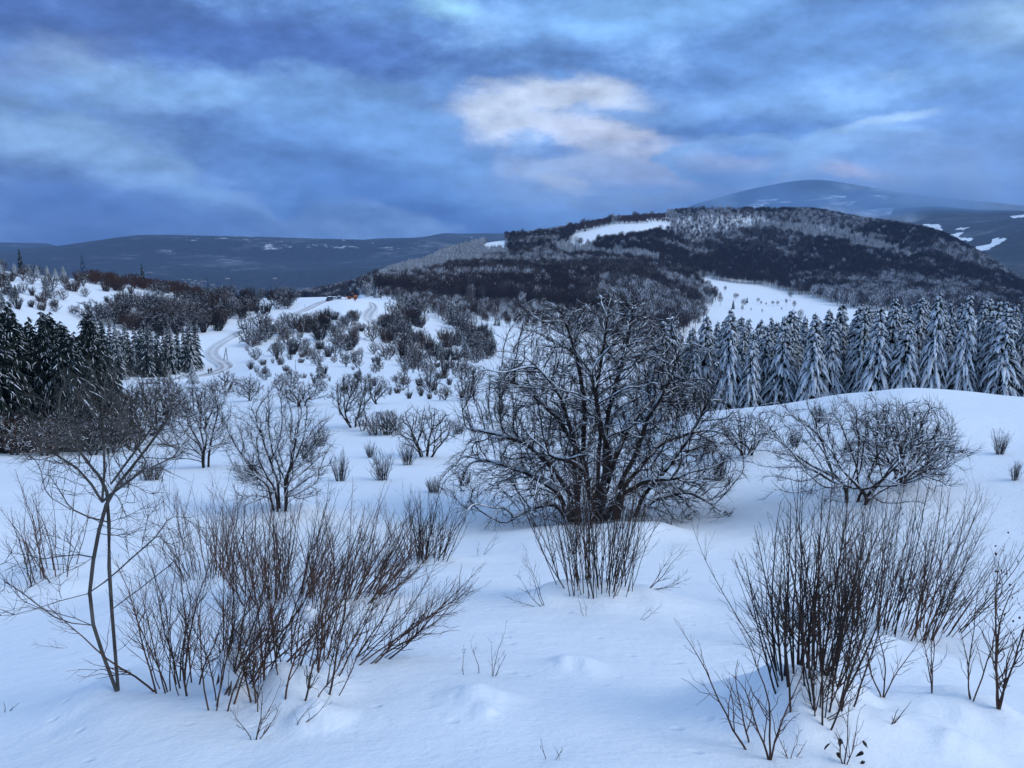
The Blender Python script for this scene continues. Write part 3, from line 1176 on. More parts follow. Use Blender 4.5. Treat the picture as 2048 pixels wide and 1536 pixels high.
# right-hand thicket
shoot_bush('hazel_bush', 'tall dense thicket of dark shoots rising behind a smooth snow mound', 1625, 1352, 915, 370, 54, DK, base_w=.42, spread=.45, r0=.0085, nt=17, hvar=(.62, 1.04))
shoot_bush('hazel_bush', 'broad thicket of dark shoots rooted just behind the mound thicket', 1770, 1262, 915, 380, 70, [M_TWIG2, M_TWIG, M_TWIG3], base_w=.5, spread=.42, r0=.0085, nt=18, lean=(.08, 0))
shoot_bush('hazel_bush', 'sparse long shoots arching outward beside the dark thicket toward the big beech', 1580, 1300, 1010, 300, 9, DK, base_w=.4, r0=.008, nt=10, lean=(-.25, 0))
shoot_bush('hazel_bush', 'sparse brown shoots arching away from the thicket toward the leafy sapling', 1880, 1262, 1010, 300, 20, RB, base_w=.4, r0=.008, nt=11, lean=(.28, 0))
sapling('slim leafless sapling rising alone in front of the snow mound', 1540, 1520, [(1515, 1230), (1560, 1290), (1480, 1330)], RB, .008, 11)
sapling('leaning twiggy sapling with peeling bark beside the slim leafless sapling', 1500, 1500, [(1408, 1250), (1425, 1300, 1500, 1480)], [M_TWIG3], .008, 10)
sapling('short forked seedling standing in the smooth snow mound', 1632, 1420, [(1600, 1270), (1634, 1300), (1672, 1280)], DK, .006, 3, 1)
sapling('low bent twig poking out of the snow mound', 1645, 1432, [(1740, 1330), (1700, 1390)], RB, .005, 4, 1)
sapling('short broken twig at the foot of the snow mound', 1780, 1445, [(1830, 1395), (1800, 1400)], RB, .006, 2, 1)
sapling('small many-branched twig just in front of the slim sapling', 1580, 1515, [(1590, 1420), (1552, 1445), (1610, 1470)], RB, .004, 5, 1)
sapling('wiry upright sapling standing before the brown-leaved stem', 1945, 1400, [(1925, 1150), (1955, 1100), (1890, 1220)], RB, .007, 10)
sapling('V-shaped sapling between the thicket and the brown-leaved stem', 1765, 1395, [(1800, 1200), (1830, 1240), (1740, 1220)], RB, .007, 9)
sapling('spindly pale sapling leaning beside the V-shaped sapling', 1865, 1385, [(1815, 1210), (1850, 1180), (1880, 1200)], [M_TWIG3], .006, 9)

t, c = sapling('sturdy sapling with small shrivelled brown leaves clinging to its twigs', 1998, 1418, [(2012, 1120), (2035, 1160), (1985, 1150), (2040, 1290)], [M_TWIG3, M_TWIG], .013, 12)
LEAF_CARD = np.array([[0, 0, 0], [.35, .25, .10], [.42, .7, .02], [0, 1.1, -.12], [-.42, .7, .05], [-.35, .25, .12]])


def leaves(t, c, px, py, wpx, hpx, n, size, mat):
    mb = MB()
    for i in range(n):
        q = at(c, px + rng.normal(0, 1) * wpx, py + rng.normal(0, 1) * hpx) - c
        q[1] += rng.normal(0, .1)
        e = norm(rng.normal(0, 1, 3))
        u = np.array([0, 0, -1.0]) + rng.normal(0, .35, 3)
        u = norm(u)
        e = norm(np.cross(u, e))
        w = np.cross(e, u)
        k = LEAF_CARD * size * rng.uniform(.7, 1.2)
        V = q + k[:, :1] * e + k[:, 1:2] * u + k[:, 2:3] * w
        mb.add(V, [(0, 1, 2, 3), (0, 3, 4, 5)])
    return obj('leaves', mb.mesh('leaves', mat, False), t)


tag(leaves(t, c, 2012, 1200, 22, 55, 46, .022, M_RUSSET), kind='stuff')
t, c = sapling('twig with a few large curled dark leaves at the very edge of the snow mound', 1690, 1528, [(1692, 1370), (1725, 1390), (1655, 1440)], RB, .0055, 8)
for lx, ly in ((1660, 1488), (1682, 1478), (1676, 1506), (1728, 1482), (1722, 1502), (1728, 1524)):
    q = at(c, lx, ly) - c
    mb = MB()
    e = norm(np.array([rng.normal(0, .3) + .8, rng.normal(0, .5), rng.normal(0, .2)]))
    u = norm(np.array([rng.normal(0, .4), rng.normal(0, .3), -1.0]))
    w = np.cross(e, u)
    V = []
    for v_ in np.linspace(0, 1, 6):
        wd = math.sin(math.pi * min(1, v_ * .93 + .07)) * (1.15 - .55 * v_) * .62
        for s_ in (-1, -.4, .4, 1):
            V.append(q + e * (s_ * wd * .034 + .006 * math.sin(v_ * 5)) + u * (v_ * .055) + w * (abs(s_) * .014 - .024 * v_ * v_))
    F = [(r_ * 4 + c_, r_ * 4 + c_ + 1, r_ * 4 + c_ + 5, r_ * 4 + c_ + 4) for r_ in range(5) for c_ in range(3)]
    mb.add(V, F)
    obj('leaf', mb.mesh('leaf', M_LEAF), t)

# middle bush in front of the beech
shoot_bush('hazel_bush', 'bush of straight dark shoots growing directly in front of the big beech', 1195, 1172, 820, 310, 84, DK, base_w=.5, r0=.0072, nt=13, hvar=(.55, 1.05))
sapling('low fan of twigs leaning out of the snow beside the straight-shoot bush', 1090, 1212, [(1015, 1140), (1035, 1110), (1060, 1090), (1005, 1175)], DK, .006, 9)
sapling('low fan of twigs leaning from the straight-shoot bush toward the thicket', 1295, 1175, [(1390, 1095), (1370, 1130), (1350, 1080), (1385, 1160)], DK, .006, 9)
sapling('tiny sprig alone in the open snow before the straight-shoot bush', 1172, 1232, [(1145, 1190), (1165, 1175)], DK, .003, 4, 1)
sapling('small forked twig in open snow below the low fan of twigs', 1275, 1240, [(1330, 1200), (1310, 1210)], DK, .003, 3, 1)
sapling('small seedling growing out of a rounded snow hummock in the open', 985, 1352, [(950, 1265, 957, 1345), (1010, 1240), (985, 1262), (1010, 1300), (920, 1295, 930, 1350)], DK, .0038, 4, 1)
sapling('tiny bare shoots poking through smooth snow near the lower edge', 1105, 1520, [(1080, 1462, 1095, 1518), (1110, 1480), (1122, 1484, 1120, 1518), (1158, 1508, 1145, 1530)], [M_TWIG3], .003, 2, 1)
sapling('low arching branch lying out over the open snow beside the brown thicket', 830, 1240, [(910, 1168), (870, 1205)], DK, .005, 5, 1)
sapling('two thin sprigs standing apart between the thicket and the beech', 965, 1110, [(995, 1065), (980, 1060), (955, 1075, 955, 1112)], DK, .005, 6, 1)

# left-hand thicket
shoot_bush('hazel_bush', 'bare brown shrub of upright stems beside the crooked twin-trunked tree', 365, 1378, 1000, 270, 15, RB, base_w=.4, r0=.009, nt=22, tl=(.14, .38), wig=.026, hvar=(.6, 1.0))
shoot_bush('hazel_bush', 'slanting brown shrub holding a round lump of snow among its stems', 470, 1372, 990, 330, 18, RB, base_w=.34, r0=.0095, nt=22, tl=(.14, .38), lean=(.28, 0), wig=.026, hvar=(.6, 1.0))
shoot_bush('hazel_bush', 'bushy brown shrub rising behind the peaked snow hummock', 590, 1330, 980, 360, 30, RB, base_w=.55, r0=.0085, nt=22, tl=(.14, .36), lean=(.1, 0), wig=.026, hvar=(.5, 1.0))
shoot_bush('hazel_bush', 'slanting shrub spreading from the peaked snow hummock toward open snow', 690, 1325, 1060, 330, 18, RB, base_w=.4, r0=.008, nt=21, tl=(.14, .36), lean=(.5, 0), wig=.026, hvar=(.55, 1.0))
shoot_bush('hazel_bush', 'dense red-brown thicket in the middle of the brushwood', 560, 1190, 935, 340, 70, [M_TWIG3, M_TWIG, M_TWIG2], base_w=.55, r0=.009, nt=14, lean=(.06, 0), wig=.026, hvar=(.6, 1.05))
shoot_bush('hazel_bush', 'dense slanting thicket on the open side of the brushwood', 700, 1180, 955, 310, 62, RB, base_w=.5, r0=.009, nt=13, lean=(.3, 0), wig=.026, hvar=(.55, 1.0))
shoot_bush('hazel_bush', 'compact cluster of near-black upright shoots behind the brushwood', 850, 1118, 955, 190, 60, [M_TWIG2], base_w=.5, r0=.009, nt=9, lean=(.06, 0), wig=.026, hvar=(.6, 1.05))
shoot_bush('hazel_bush', 'loose brown shrub behind the crooked twin-trunked tree', 420, 1150, 935, 260, 52, RB, base_w=.5, r0=.008, nt=14, wig=.026, hvar=(.55, 1.0))
shoot_bush('hazel_bush', 'group of tall thin upright stems on a snow bank behind the twin-trunked tree', 110, 1145, 920, 190, 20, RB, base_w=.55, r0=.011, nt=14, wig=.026, hvar=(.6, 1.05))
shoot_bush('hazel_bush', 'thin upright shoots between the two snowy old trees', 330, 1030, 935, 120, 12, DK, base_w=.7, r0=.006, nt=7)
shoot_bush('hazel_bush', 'little fan of pale thin shoots beside the brushwood and the beech', 925, 1010, 935, 120, 14, DK, base_w=.5, r0=.006, nt=7)
sapling('lone seedling with spreading twigs in front of the slanting shrub', 508, 1480, [(485, 1395), (545, 1340), (575, 1405), (530, 1360)], RB, .005, 7, 1)
sapling('thin bent seedling in front of the peaked snow hummock', 588, 1452, [(660, 1385), (622, 1370)], RB, .0045, 4, 1)
sapling('short stick half buried in smooth snow near the twin-trunked tree', 5, 1425, [(32, 1400), (15, 1395)], RB, .005, 1, 1)
sapling('low horizontal branch with twigs reaching over the snow from the twin-trunked tree', 180, 1290, [(60, 1262), (140, 1325), (55, 1300)], RB, .006, 8, 1)


def lump(name, label, px, py, wpx, hpx, lift=0.0):
    c = hit(px, py)
    s = mpp(c)
    u = np.linspace(0, 2 * math.pi, 21)[:-1]
    V, F = [], []
    nv = 10
    for i in range(nv + 1):
        th = math.pi * i / nv
        for a in u:
            d = np.array([math.sin(th) * math.cos(a), math.sin(th) * math.sin(a), math.cos(th)])
            k = 1 + .35 * float(vnoise(np.array(d[0] * 1.3 + px), np.array(d[1] * 1.3 + d[2] * 2.1), 5)) + .22 * float(vnoise(np.array(d[0] * 3 + px), np.array(d[1] * 3 + d[2] * 4), 6))
            V.append(d * k * np.array([wpx * s * .5, wpx * s * .42, hpx * s * .5]) + np.array([0, 0, lift * s + hpx * s * .42]))
    for i in range(nv):
        for j in range(20):
            F.append((i * 20 + j, (i + 1) * 20 + j, (i + 1) * 20 + (j + 1) % 20, i * 20 + (j + 1) % 20))
    mb = MB()
    mb.add(V, F)
    o = obj(name, mb.mesh(name, M_SNOW), None, c)
    tag(o, label, 'snow lump')


lump('snow_lump', 'round lump of snow caught between the slanting brown stems', 468, 1372, 64, 84, 2)
lump('snow_lump', 'smaller snow lump lodged above the round one among brown stems', 498, 1360, 56, 50, 78)
lump('snow_lump', 'little cap of snow caught low in the bushy brown shrub', 622, 1330, 30, 34, 95)


def crooked_tree():
    base = hit(236, 1382)
    t = thing('hawthorn_tree', base, 'crooked bare tree with two slender trunks forking into a fan of branches', 'tree')
    paths = [
        ([(240, 1386), (205, 1310), (178, 1255), (166, 1190), (175, 1120), (190, 1070), (200, 1010), (203, 950), (196, 880), (190, 840)], None, .1),
        ([(238, 1386), (228, 1310), (212, 1230), (203, 1150), (197, 1060), (205, 985), (230, 930), (262, 890), (290, 850)], None, .35),
    ]
    init = px_nodes(paths, base)
    K = len(init)

    def nearest(px, py):
        q = at(base, px, py) - base
        return int(np.argmin([np.linalg.norm((p - q)[[0, 2]]) for p, _ in init[:K]]))

    def limb(path, dep):
        j = nearest(*path[0])
        pr = j
        pts = [init[j][0]] + [at(base, x, y) - base for x, y in path[1:]]
        for a, b in zip(pts[:-1], pts[1:]):
            m = max(1, int(np.linalg.norm(b - a) / .15))
            for q in range(1, m + 1):
                p = a + (b - a) * q / m + rng.normal(0, .01, 3)
                p[1] += dep / max(1, len(pts))
                init.append((p, pr))
                pr = len(init) - 1
    limb([(185, 1280), (120, 1225), (60, 1180), (0, 1130)], -.4)
    limb([(166, 1195), (130, 1190), (80, 1215), (0, 1230)], -.3)
    limb([(178, 1265), (100, 1240), (30, 1215)], .4)
    limb([(200, 1040), (160, 1010), (110, 985)], -.4)
    limb([(200, 1000), (150, 940), (105, 915), (60, 895)], .3)
    limb([(198, 1020), (260, 960), (310, 930), (370, 905)], -.3)
    limb([(200, 1000), (280, 900), (330, 840)], .5)
    limb([(202, 975), (170, 890), (140, 840)], -.4)
    limb([(170, 1130), (110, 1120), (70, 1130)], .4)
    limb([(175, 1190), (250, 1130), (330, 1060)], -.5)
    limb([(212, 1240), (290, 1170), (360, 1120)], .4)
    limb([(225, 1310), (300, 1230), (350, 1160)], -.3)
    s = mpp(base)
    A = []
    for cx, cy, rx, ry, n in ((205, 870, 180, 130, 800), (285, 855, 120, 125, 400), (120, 895, 105, 85, 260), (290, 1050, 110, 80, 80), (90, 1130, 90, 70, 60), (30, 1180, 50, 60, 30)):
        q = at(base, cx, cy) - base
        A.append(ellipsoid_pts(n, q, (rx * s, rx * s * .7, ry * s), None, .5))
    A = np.vstack(A)
    pos, par = colonise(init, A, .075, .085, .75, 120, (0, 0, .12), .14, 5000, at(base, 205, 1080) - base, .45)
    for nm, me in parts_from_tree(pos, par, .0022, M_GREY, M_GREY, 0, (.08, .30), .0024, 2, .008, .017, every=1, twig_spread=.5):
        obj(nm if nm != 'limbs' else 'trunk', me, t)


crooked_tree()

# ------------------------------------------------------------------ bare shrubs and small trees of the middle distance (prototypes)


def shrub_proto(seed, H, W, n_att, trunks, tip, twig_r, snow, twigmat=M_TWIG2, bark=M_BARK, base_h=.25, step=None, twigs_per=2, snow_add=.02, maxr=.12, flat=.5, tl=None, lean=(.15, .6)):
    global rng
    keep, rng = rng, np.random.default_rng(seed)
    init = []
    for i in range(trunks):
        a = rng.uniform(0, 6.28)
        lean_ = rng.uniform(*lean)
        b = np.array([math.cos(a) * .06 * W, math.sin(a) * .06 * W, -.1])
        prev = -1
        L = base_h * H * rng.uniform(.7, 1.4)
        m = 5
        for j in range(m):
            q = b + np.array([math.cos(a) * lean_ * L * j / m, math.sin(a) * lean_ * L * j / m, L * j / m]) + rng.normal(0, .012 * H, 3) * (j > 0)
            init.append((q, prev))
            prev = len(init) - 1
    A = ellipsoid_pts(n_att, (0, 0, H * (flat + base_h * .3)), (W * .6, W * .6, H * (1 - base_h * .3 - flat) * 1.2), None, .3)
    A = A[A[:, 2] > H * .1]
    st = step or H * .045
    pos, par = colonise(init, A, st, st * 1.2, st * 8, 90, (0, 0, .1), .17, 2600, np.array([0, 0, H * .05]), .5)
    pr = parts_from_tree(pos, par, tip, bark, twigmat, snow, tl or (H * .05, H * .14), twig_r, twigs_per, tip * 4, maxr, snow_add, .88, .3, .6, k=5)
    rng = keep
    return pr


def shoots_proto(seed, H, W, n, r0, mat, nt=7, sub=1, base=.3):
    """clump of thin upright shoots as one mesh"""
    global rng
    keep, rng = rng, np.random.default_rng(seed)
    mb = MB()
    m = 7
    t = np.linspace(0, 1, m)
    a = rng.uniform(0, 6.28, n)
    rho = np.sqrt(rng.random(n))
    B = np.stack([np.cos(a) * rho * W * .5 * base, np.sin(a) * rho * W * .5 * base, np.full(n, -.08)], 1)
    h = H * rng.uniform(.55, 1.05, n) * (1 - .25 * rho)
    O = np.stack([np.cos(a) * rho * W * .5 * (1 - base), np.sin(a) * rho * W * .5 * (1 - base), h], 1) + rng.normal(0, .06 * H, (n, 3))
    P = B[:, None] + O[:, None] * t[None, :, None] + rng.normal(0, .012 * H, (n, m, 3))
    P[:, 0] = B
    rad = r0 * rng.uniform(.7, 1.2, n)[:, None] * (1 - .75 * t)[None]
    mb.tubes(P, rad, 4)
    k = rng.integers(1, m - 1, n * nt)
    idx = np.repeat(np.arange(n), nt)
    tp, tr = twigs_from(P[idx, k], norm(P[idx, k + 1] - P[idx, k]), 1, H * .08, H * .26, r0 * .5, .45, .3)
    mb.tubes(tp, tr, 3)
    if sub:
        j = rng.integers(1, 3, len(tp) * sub)
        ii = np.repeat(np.arange(len(tp)), sub)
        t2, r2 = twigs_from(tp[ii, j], norm(tp[ii, j + 1] - tp[ii, j]), 1, H * .04, H * .12, r0 * .35, .5, .2, 3)
        mb.tubes(t2, r2, 3)
    me = mb.mesh('stems', mat)
    rng = keep
    return [('stems', me)]


# individually built old snowy trees and shrubs of the middle ground
def mid_tree(name, label, px, py, top, wpx, seed, kind='tree', rz=None, cat=None, **kw):
    c = hit(px, py)
    H = tall(c, top)
    W = wpx * mpp(c)
    pr = shrub_proto(seed, H, W, **kw)
    t = thing(name, c - np.array([0, 0, .05]), label, cat or kind, None, rng.uniform(0, 6.28) if rz is None else rz)
    for pn, me in pr:
        obj(pn, me, t)
    return t


mid_tree('hawthorn_tree', 'gnarled snowy old tree with drooping lower branches behind the brushwood', 560, 1022, 800, 190, 21, n_att=1000, trunks=6, lean=(.02, .28), flat=.42, tip=.0065, twig_r=.0048, snow=.6, base_h=.35, snow_add=.02, twigs_per=4, maxr=.10)
mid_tree('hawthorn_tree', 'old pollard with thick snow-plastered trunks behind the gnarled tree', 408, 935, 775, 140, 22, n_att=750, trunks=6, lean=(.02, .3), flat=.42, tip=.0075, twig_r=.0055, snow=.7, base_h=.35, snow_add=.03, twigs_per=3, maxr=.13)
mid_tree('hawthorn_tree', 'wide snow-dusted tree standing behind the dark right-hand thicket', 1700, 1010, 800, 380, 23, n_att=850, trunks=8, tip=.006, twig_r=.005, snow=.75, base_h=.2, snow_add=.018, twigs_per=3, maxr=.055)
mid_tree('hawthorn_tree', 'slender snow-dusted tree beside the wide one behind the thicket', 1800, 968, 815, 230, 24, n_att=800, trunks=5, tip=.006, twig_r=.005, snow=.4, base_h=.2, snow_add=.011, twigs_per=4, maxr=.055)
mid_tree('hawthorn_shrub', 'spreading open shrub with several crooked stems on the trodden snow slope', 852, 914, 812, 125, 25, 'shrub', n_att=500, trunks=6, tip=.010, twig_r=.007, snow=.4, base_h=.3, maxr=.07)
mid_tree('hawthorn_shrub', 'frosty twisted shrub beside the big beech and the spruce plantation', 1490, 912, 818, 105, 26, 'shrub', n_att=420, trunks=5, tip=.0075, twig_r=.0055, snow=.5, base_h=.25, maxr=.06)
mid_tree('hawthorn_tree', 'rounded bare tree crown rising behind the snow-plastered pollard', 402, 858, 768, 110, 27, n_att=520, trunks=4, tip=.012, twig_r=.009, snow=.25, base_h=.3, twigs_per=3, maxr=.09)
mid_tree('hawthorn_tree', 'tall frosted tree at the upper edge of the open snow slope', 708, 855, 755, 85, 28, n_att=450, trunks=4, tip=.012, twig_r=.009, snow=.35, base_h=.3, twigs_per=3, maxr=.1)
mid_tree('hawthorn_tree', 'small vase-shaped tree alone beside the tall frosted one', 757, 808, 752, 55, 29, n_att=300, trunks=2, tip=.013, twig_r=.010, snow=.3, base_h=.4, maxr=.08)
mid_tree('hawthorn_shrub', 'dome-shaped bare shrub standing alone on smooth snow', 497, 802, 755, 62, 30, 'shrub', n_att=420, trunks=4, tip=.012, twig_r=.010, snow=.2, base_h=.25, twigs_per=3, maxr=.08)
mid_tree('hawthorn_shrub', 'wide flat-topped shrub alone on smooth snow near the dome-shaped one', 603, 813, 768, 85, 31, 'shrub', n_att=420, trunks=4, tip=.012, twig_r=.010, snow=.3, base_h=.25, twigs_per=3, maxr=.08)

SH = [shrub_proto(40 + i, 3.0, w, n, k, .016, .014, sn, mt, M_BARK, .18, .16, 3, .022, .055) for i, (w, n, k, sn, mt) in enumerate((
    (3.2, 330, 4, .3, M_TWIG2), (2.6, 300, 3, .15, M_TWIG), (3.6, 360, 5, .5, M_TWIG2), (2.2, 260, 3, .25, M_TWIG2), (3.0, 320, 6, .6, M_TWIG), (2.0, 240, 2, .1, M_TWIG2)))]
SHT = [shoots_proto(60 + i, 2.4, w, n, .014, mt, 6, 2, b) for i, (w, n, mt, b) in enumerate(((2.0, 60, M_TWIG2, .4), (2.6, 80, M_TWIG, .5), (1.5, 40, M_TWIG2, .35), (3.4, 90, M_TWIG, .6)))]
SP_H, SH_H = 2.4, 3.0


def put_shrub(protos, ph, px, py, hpx, name, label, cat, group, k=None, wide=1.0):
    c = hit(px, py)
    if c is None:
        return None
    s = hpx * mpp(c) / ph
    pr = protos[int(rng.integers(len(protos))) if k is None else k]
    return place_copy(pr, name, c - np.array([0, 0, .04 * s]), rng.uniform(0, 6.28), (s * wide, s * wide, s), label, cat, group)


G1 = 'shoot bushes on the near snow slope'
L1 = 'small clump of upright bare shoots on the near snow slope around the snowy old trees'
for px, py, hp, wd in ((680, 962, 75, .9), (765, 960, 78, 1.1), (815, 930, 70, 1), (640, 893, 50, 1.1), (615, 925, 65, 1), (930, 972, 50, 1.2),
                       (770, 868, 55, 1.3), (915, 868, 45, 1.5), (300, 960, 60, 1), (500, 960, 60, 1), (1440, 960, 70, .8), (1590, 893, 48, 1.1), (1640, 845, 42, 1.2),
                       (2000, 908, 62, 1.0), (2030, 960, 48, .8), (1420, 905, 45, 1.1), (740, 915, 40, 1.0), (870, 985, 40, 1), (1010, 880, 40, 1.2), (250, 975, 45, 1.0)):
    put_shrub(SHT, SP_H, px, py, hp, 'shoot_bush', L1, 'shrub', G1, wide=wd)
G2 = 'frosted shrubs by the dark spruce stand'
L2 = 'frosted bare shrub of the hedge in front of the dark near spruce stand'
for px, py, hp in ((15, 893, 95), (75, 895, 105), (130, 888, 100), (190, 893, 105), (245, 880, 95), (300, 872, 95), (340, 850, 75), (225, 905, 70), (110, 908, 80), (30, 910, 80), (55, 902, 85), (150, 904, 85), (185, 910, 75), (265, 900, 70), (0, 905, 85), (90, 912, 70)):
    put_shrub([SH[0], SH[2], SH[4]], SH_H, px, py, hp, 'hedge_shrub', L2, 'shrub', G2)
G3 = 'shrubs dotted over the snowfield'
L3 = 'bare shrub dotted over the gentle snowfield between the road and the snowy old trees'
for px, py, hp in ((582, 775, 34), (805, 780, 40), (860, 785, 42), (455, 792, 48), (560, 782, 30), (700, 790, 42), (775, 870, 50), (725, 862, 40), (890, 800, 30),
                   (935, 800, 45), (1000, 800, 40), (640, 782, 26), (950, 770, 40), (1015, 770, 50), (1000, 845, 50), (925, 760, 34), (425, 790, 30), (530, 760, 22), (330, 800, 50), (280, 812, 45)):
    put_shrub(SH, SH_H, px, py, hp, 'shrub', L3, 'shrub', G3)


def scatter(poly, n, hmin, hmax, protos, ph, name, label, cat, group, wide=(.8, 1.25), mind=0.0, metres=False):
    xs, ys = [p[0] for p in poly], [p[1] for p in poly]
    done, tries, pts = 0, 0, []
    while done < n and tries < n * 40:
        tries += 1
        px, py = rng.uniform(min(xs), max(xs)), rng.uniform(min(ys), max(ys))
        if not inpoly(px, py, poly):
            continue
        if mind and any((px - a) ** 2 + ((py - b) * 2) ** 2 < mind * mind for a, b in pts):
            continue
        c = hit(px, py)
        if c is None or np.hypot(c[0], c[1]) > 1800:
            continue
        pts.append((px, py))
        h = rng.uniform(hmin, hmax)
        s = (h if metres else h * mpp(c)) / ph
        w = s * rng.uniform(*wide)
        place_copy(protos[int(rng.integers(len(protos)))], name, c - np.array([0, 0, .05 * s]), rng.uniform(0, 6.28), (w, w, s), label, cat, group)
        done += 1


SHD = [shrub_proto(80 + i, 3.0, w, n, k, .016, .013, .30, mt, M_BARK, .15, .16, 4, .025, .05) for i, (w, n, k, mt) in enumerate(((3.2, 360, 5, M_TWIG2), (2.8, 340, 4, M_TWIG), (3.4, 380, 6, M_TWIG2), (2.4, 300, 4, M_TWIG)))]
SHD += [shoots_proto(95 + i, 3.0, w, n, .028, mt, 9, 3, b) for i, (w, n, mt, b) in enumerate(((2.8, 60, M_TWIG2, .35), (3.2, 70, M_TWIG, .45), (2.2, 46, M_TWIG2, .3)))]
SHC = [shrub_proto(90 + i, 3.0, 3.0, 340, 5, .02, .02, 0, M_TWIG3, M_TWIG3, .15, .16, 4, .02, .06) for i in range(2)]
# the wooded left hillside and the slope below the road
scatter([(180, 642), (250, 612), (330, 620), (420, 612), (465, 642), (440, 664), (330, 676), (255, 662)], 56, 28, 42, SHD[:4] + SHD[4:] * 2, SH_H, 'thicket_tree',
        'small bare tree of the dark thicket on the snowy hillside above the far spruce clump', 'tree', 'dark hillside thicket', (.9, 1.3), 11)
scatter([(340, 596), (400, 590), (470, 596), (590, 602), (585, 618), (480, 640), (400, 600)], 38, 20, 32, SHD[:4] + SHD[4:] * 2, SH_H, 'ridge_tree',
        'small bare tree along the crest of the hillside beside the road', 'tree', 'trees along the hillside crest', (.9, 1.3), 10)
scatter([(0, 545), (160, 560), (330, 590), (400, 605), (300, 622), (210, 640), (60, 632), (0, 600)], 42, 16, 30, SH[:2] + SHD, SH_H, 'slope_shrub',
        'bare shrub spread over the upper snowy hillside below its crest', 'shrub', 'shrubs on the upper hillside', (.8, 1.3), 20)
scatter([(490, 665), (560, 650), (640, 650), (700, 690), (760, 700), (930, 730), (940, 762), (700, 745), (560, 720), (480, 725)], 104, 10, 38, SHD[4:] + SHD[:4] + SH + SHT, SH_H, 'roadside_shrub',
        'small bare shrub on the snow slope just below the winding road', 'shrub', 'shrubs below the road', (.6, 1.5), 9)
scatter([(480, 735), (560, 725), (700, 748), (930, 765), (1000, 800), (820, 800), (700, 790), (540, 765)], 46, 14, 28, SHT + SHD[4:], SH_H, 'field_shrub',
        'little bare bush at the lower edge of the scrub above the open snowfield', 'shrub', 'little bushes at the edge of the scrub', (.7, 1.2), 16)
scatter([(612, 650), (650, 634), (712, 634), (726, 655), (715, 692), (640, 670)], 26, 17, 27, SHD[:4] + SHD[4:] * 2, SH_H, 'bend_tree',
        'bare bushy tree in the dense clump inside the bend of the road', 'tree', 'clump inside the road bend', (.9, 1.3), 10)
scatter([(770, 650), (830, 625), (900, 640), (980, 670), (985, 730), (900, 722), (800, 705), (720, 690)], 60, 24, 40, SHD[:4] + SHD[4:] * 2 + SH[:1], SH_H, 'slope_tree',
        'bare small tree on the rough slope between the road bend and the big beech', 'tree', 'rough slope beyond the road bend', (.9, 1.3), 9)

scatter([(170, 561), (240, 566), (300, 576), (400, 590), (400, 596), (300, 584), (180, 570)], 26, 18, 26, SHC, SH_H, 'hedge_tree',
        'red-brown bare bush in the hedge along the hillside crest', 'shrub', 'red-brown hedge on the crest', (1.0, 1.5), 6)
# ------------------------------------------------------------------ spruces


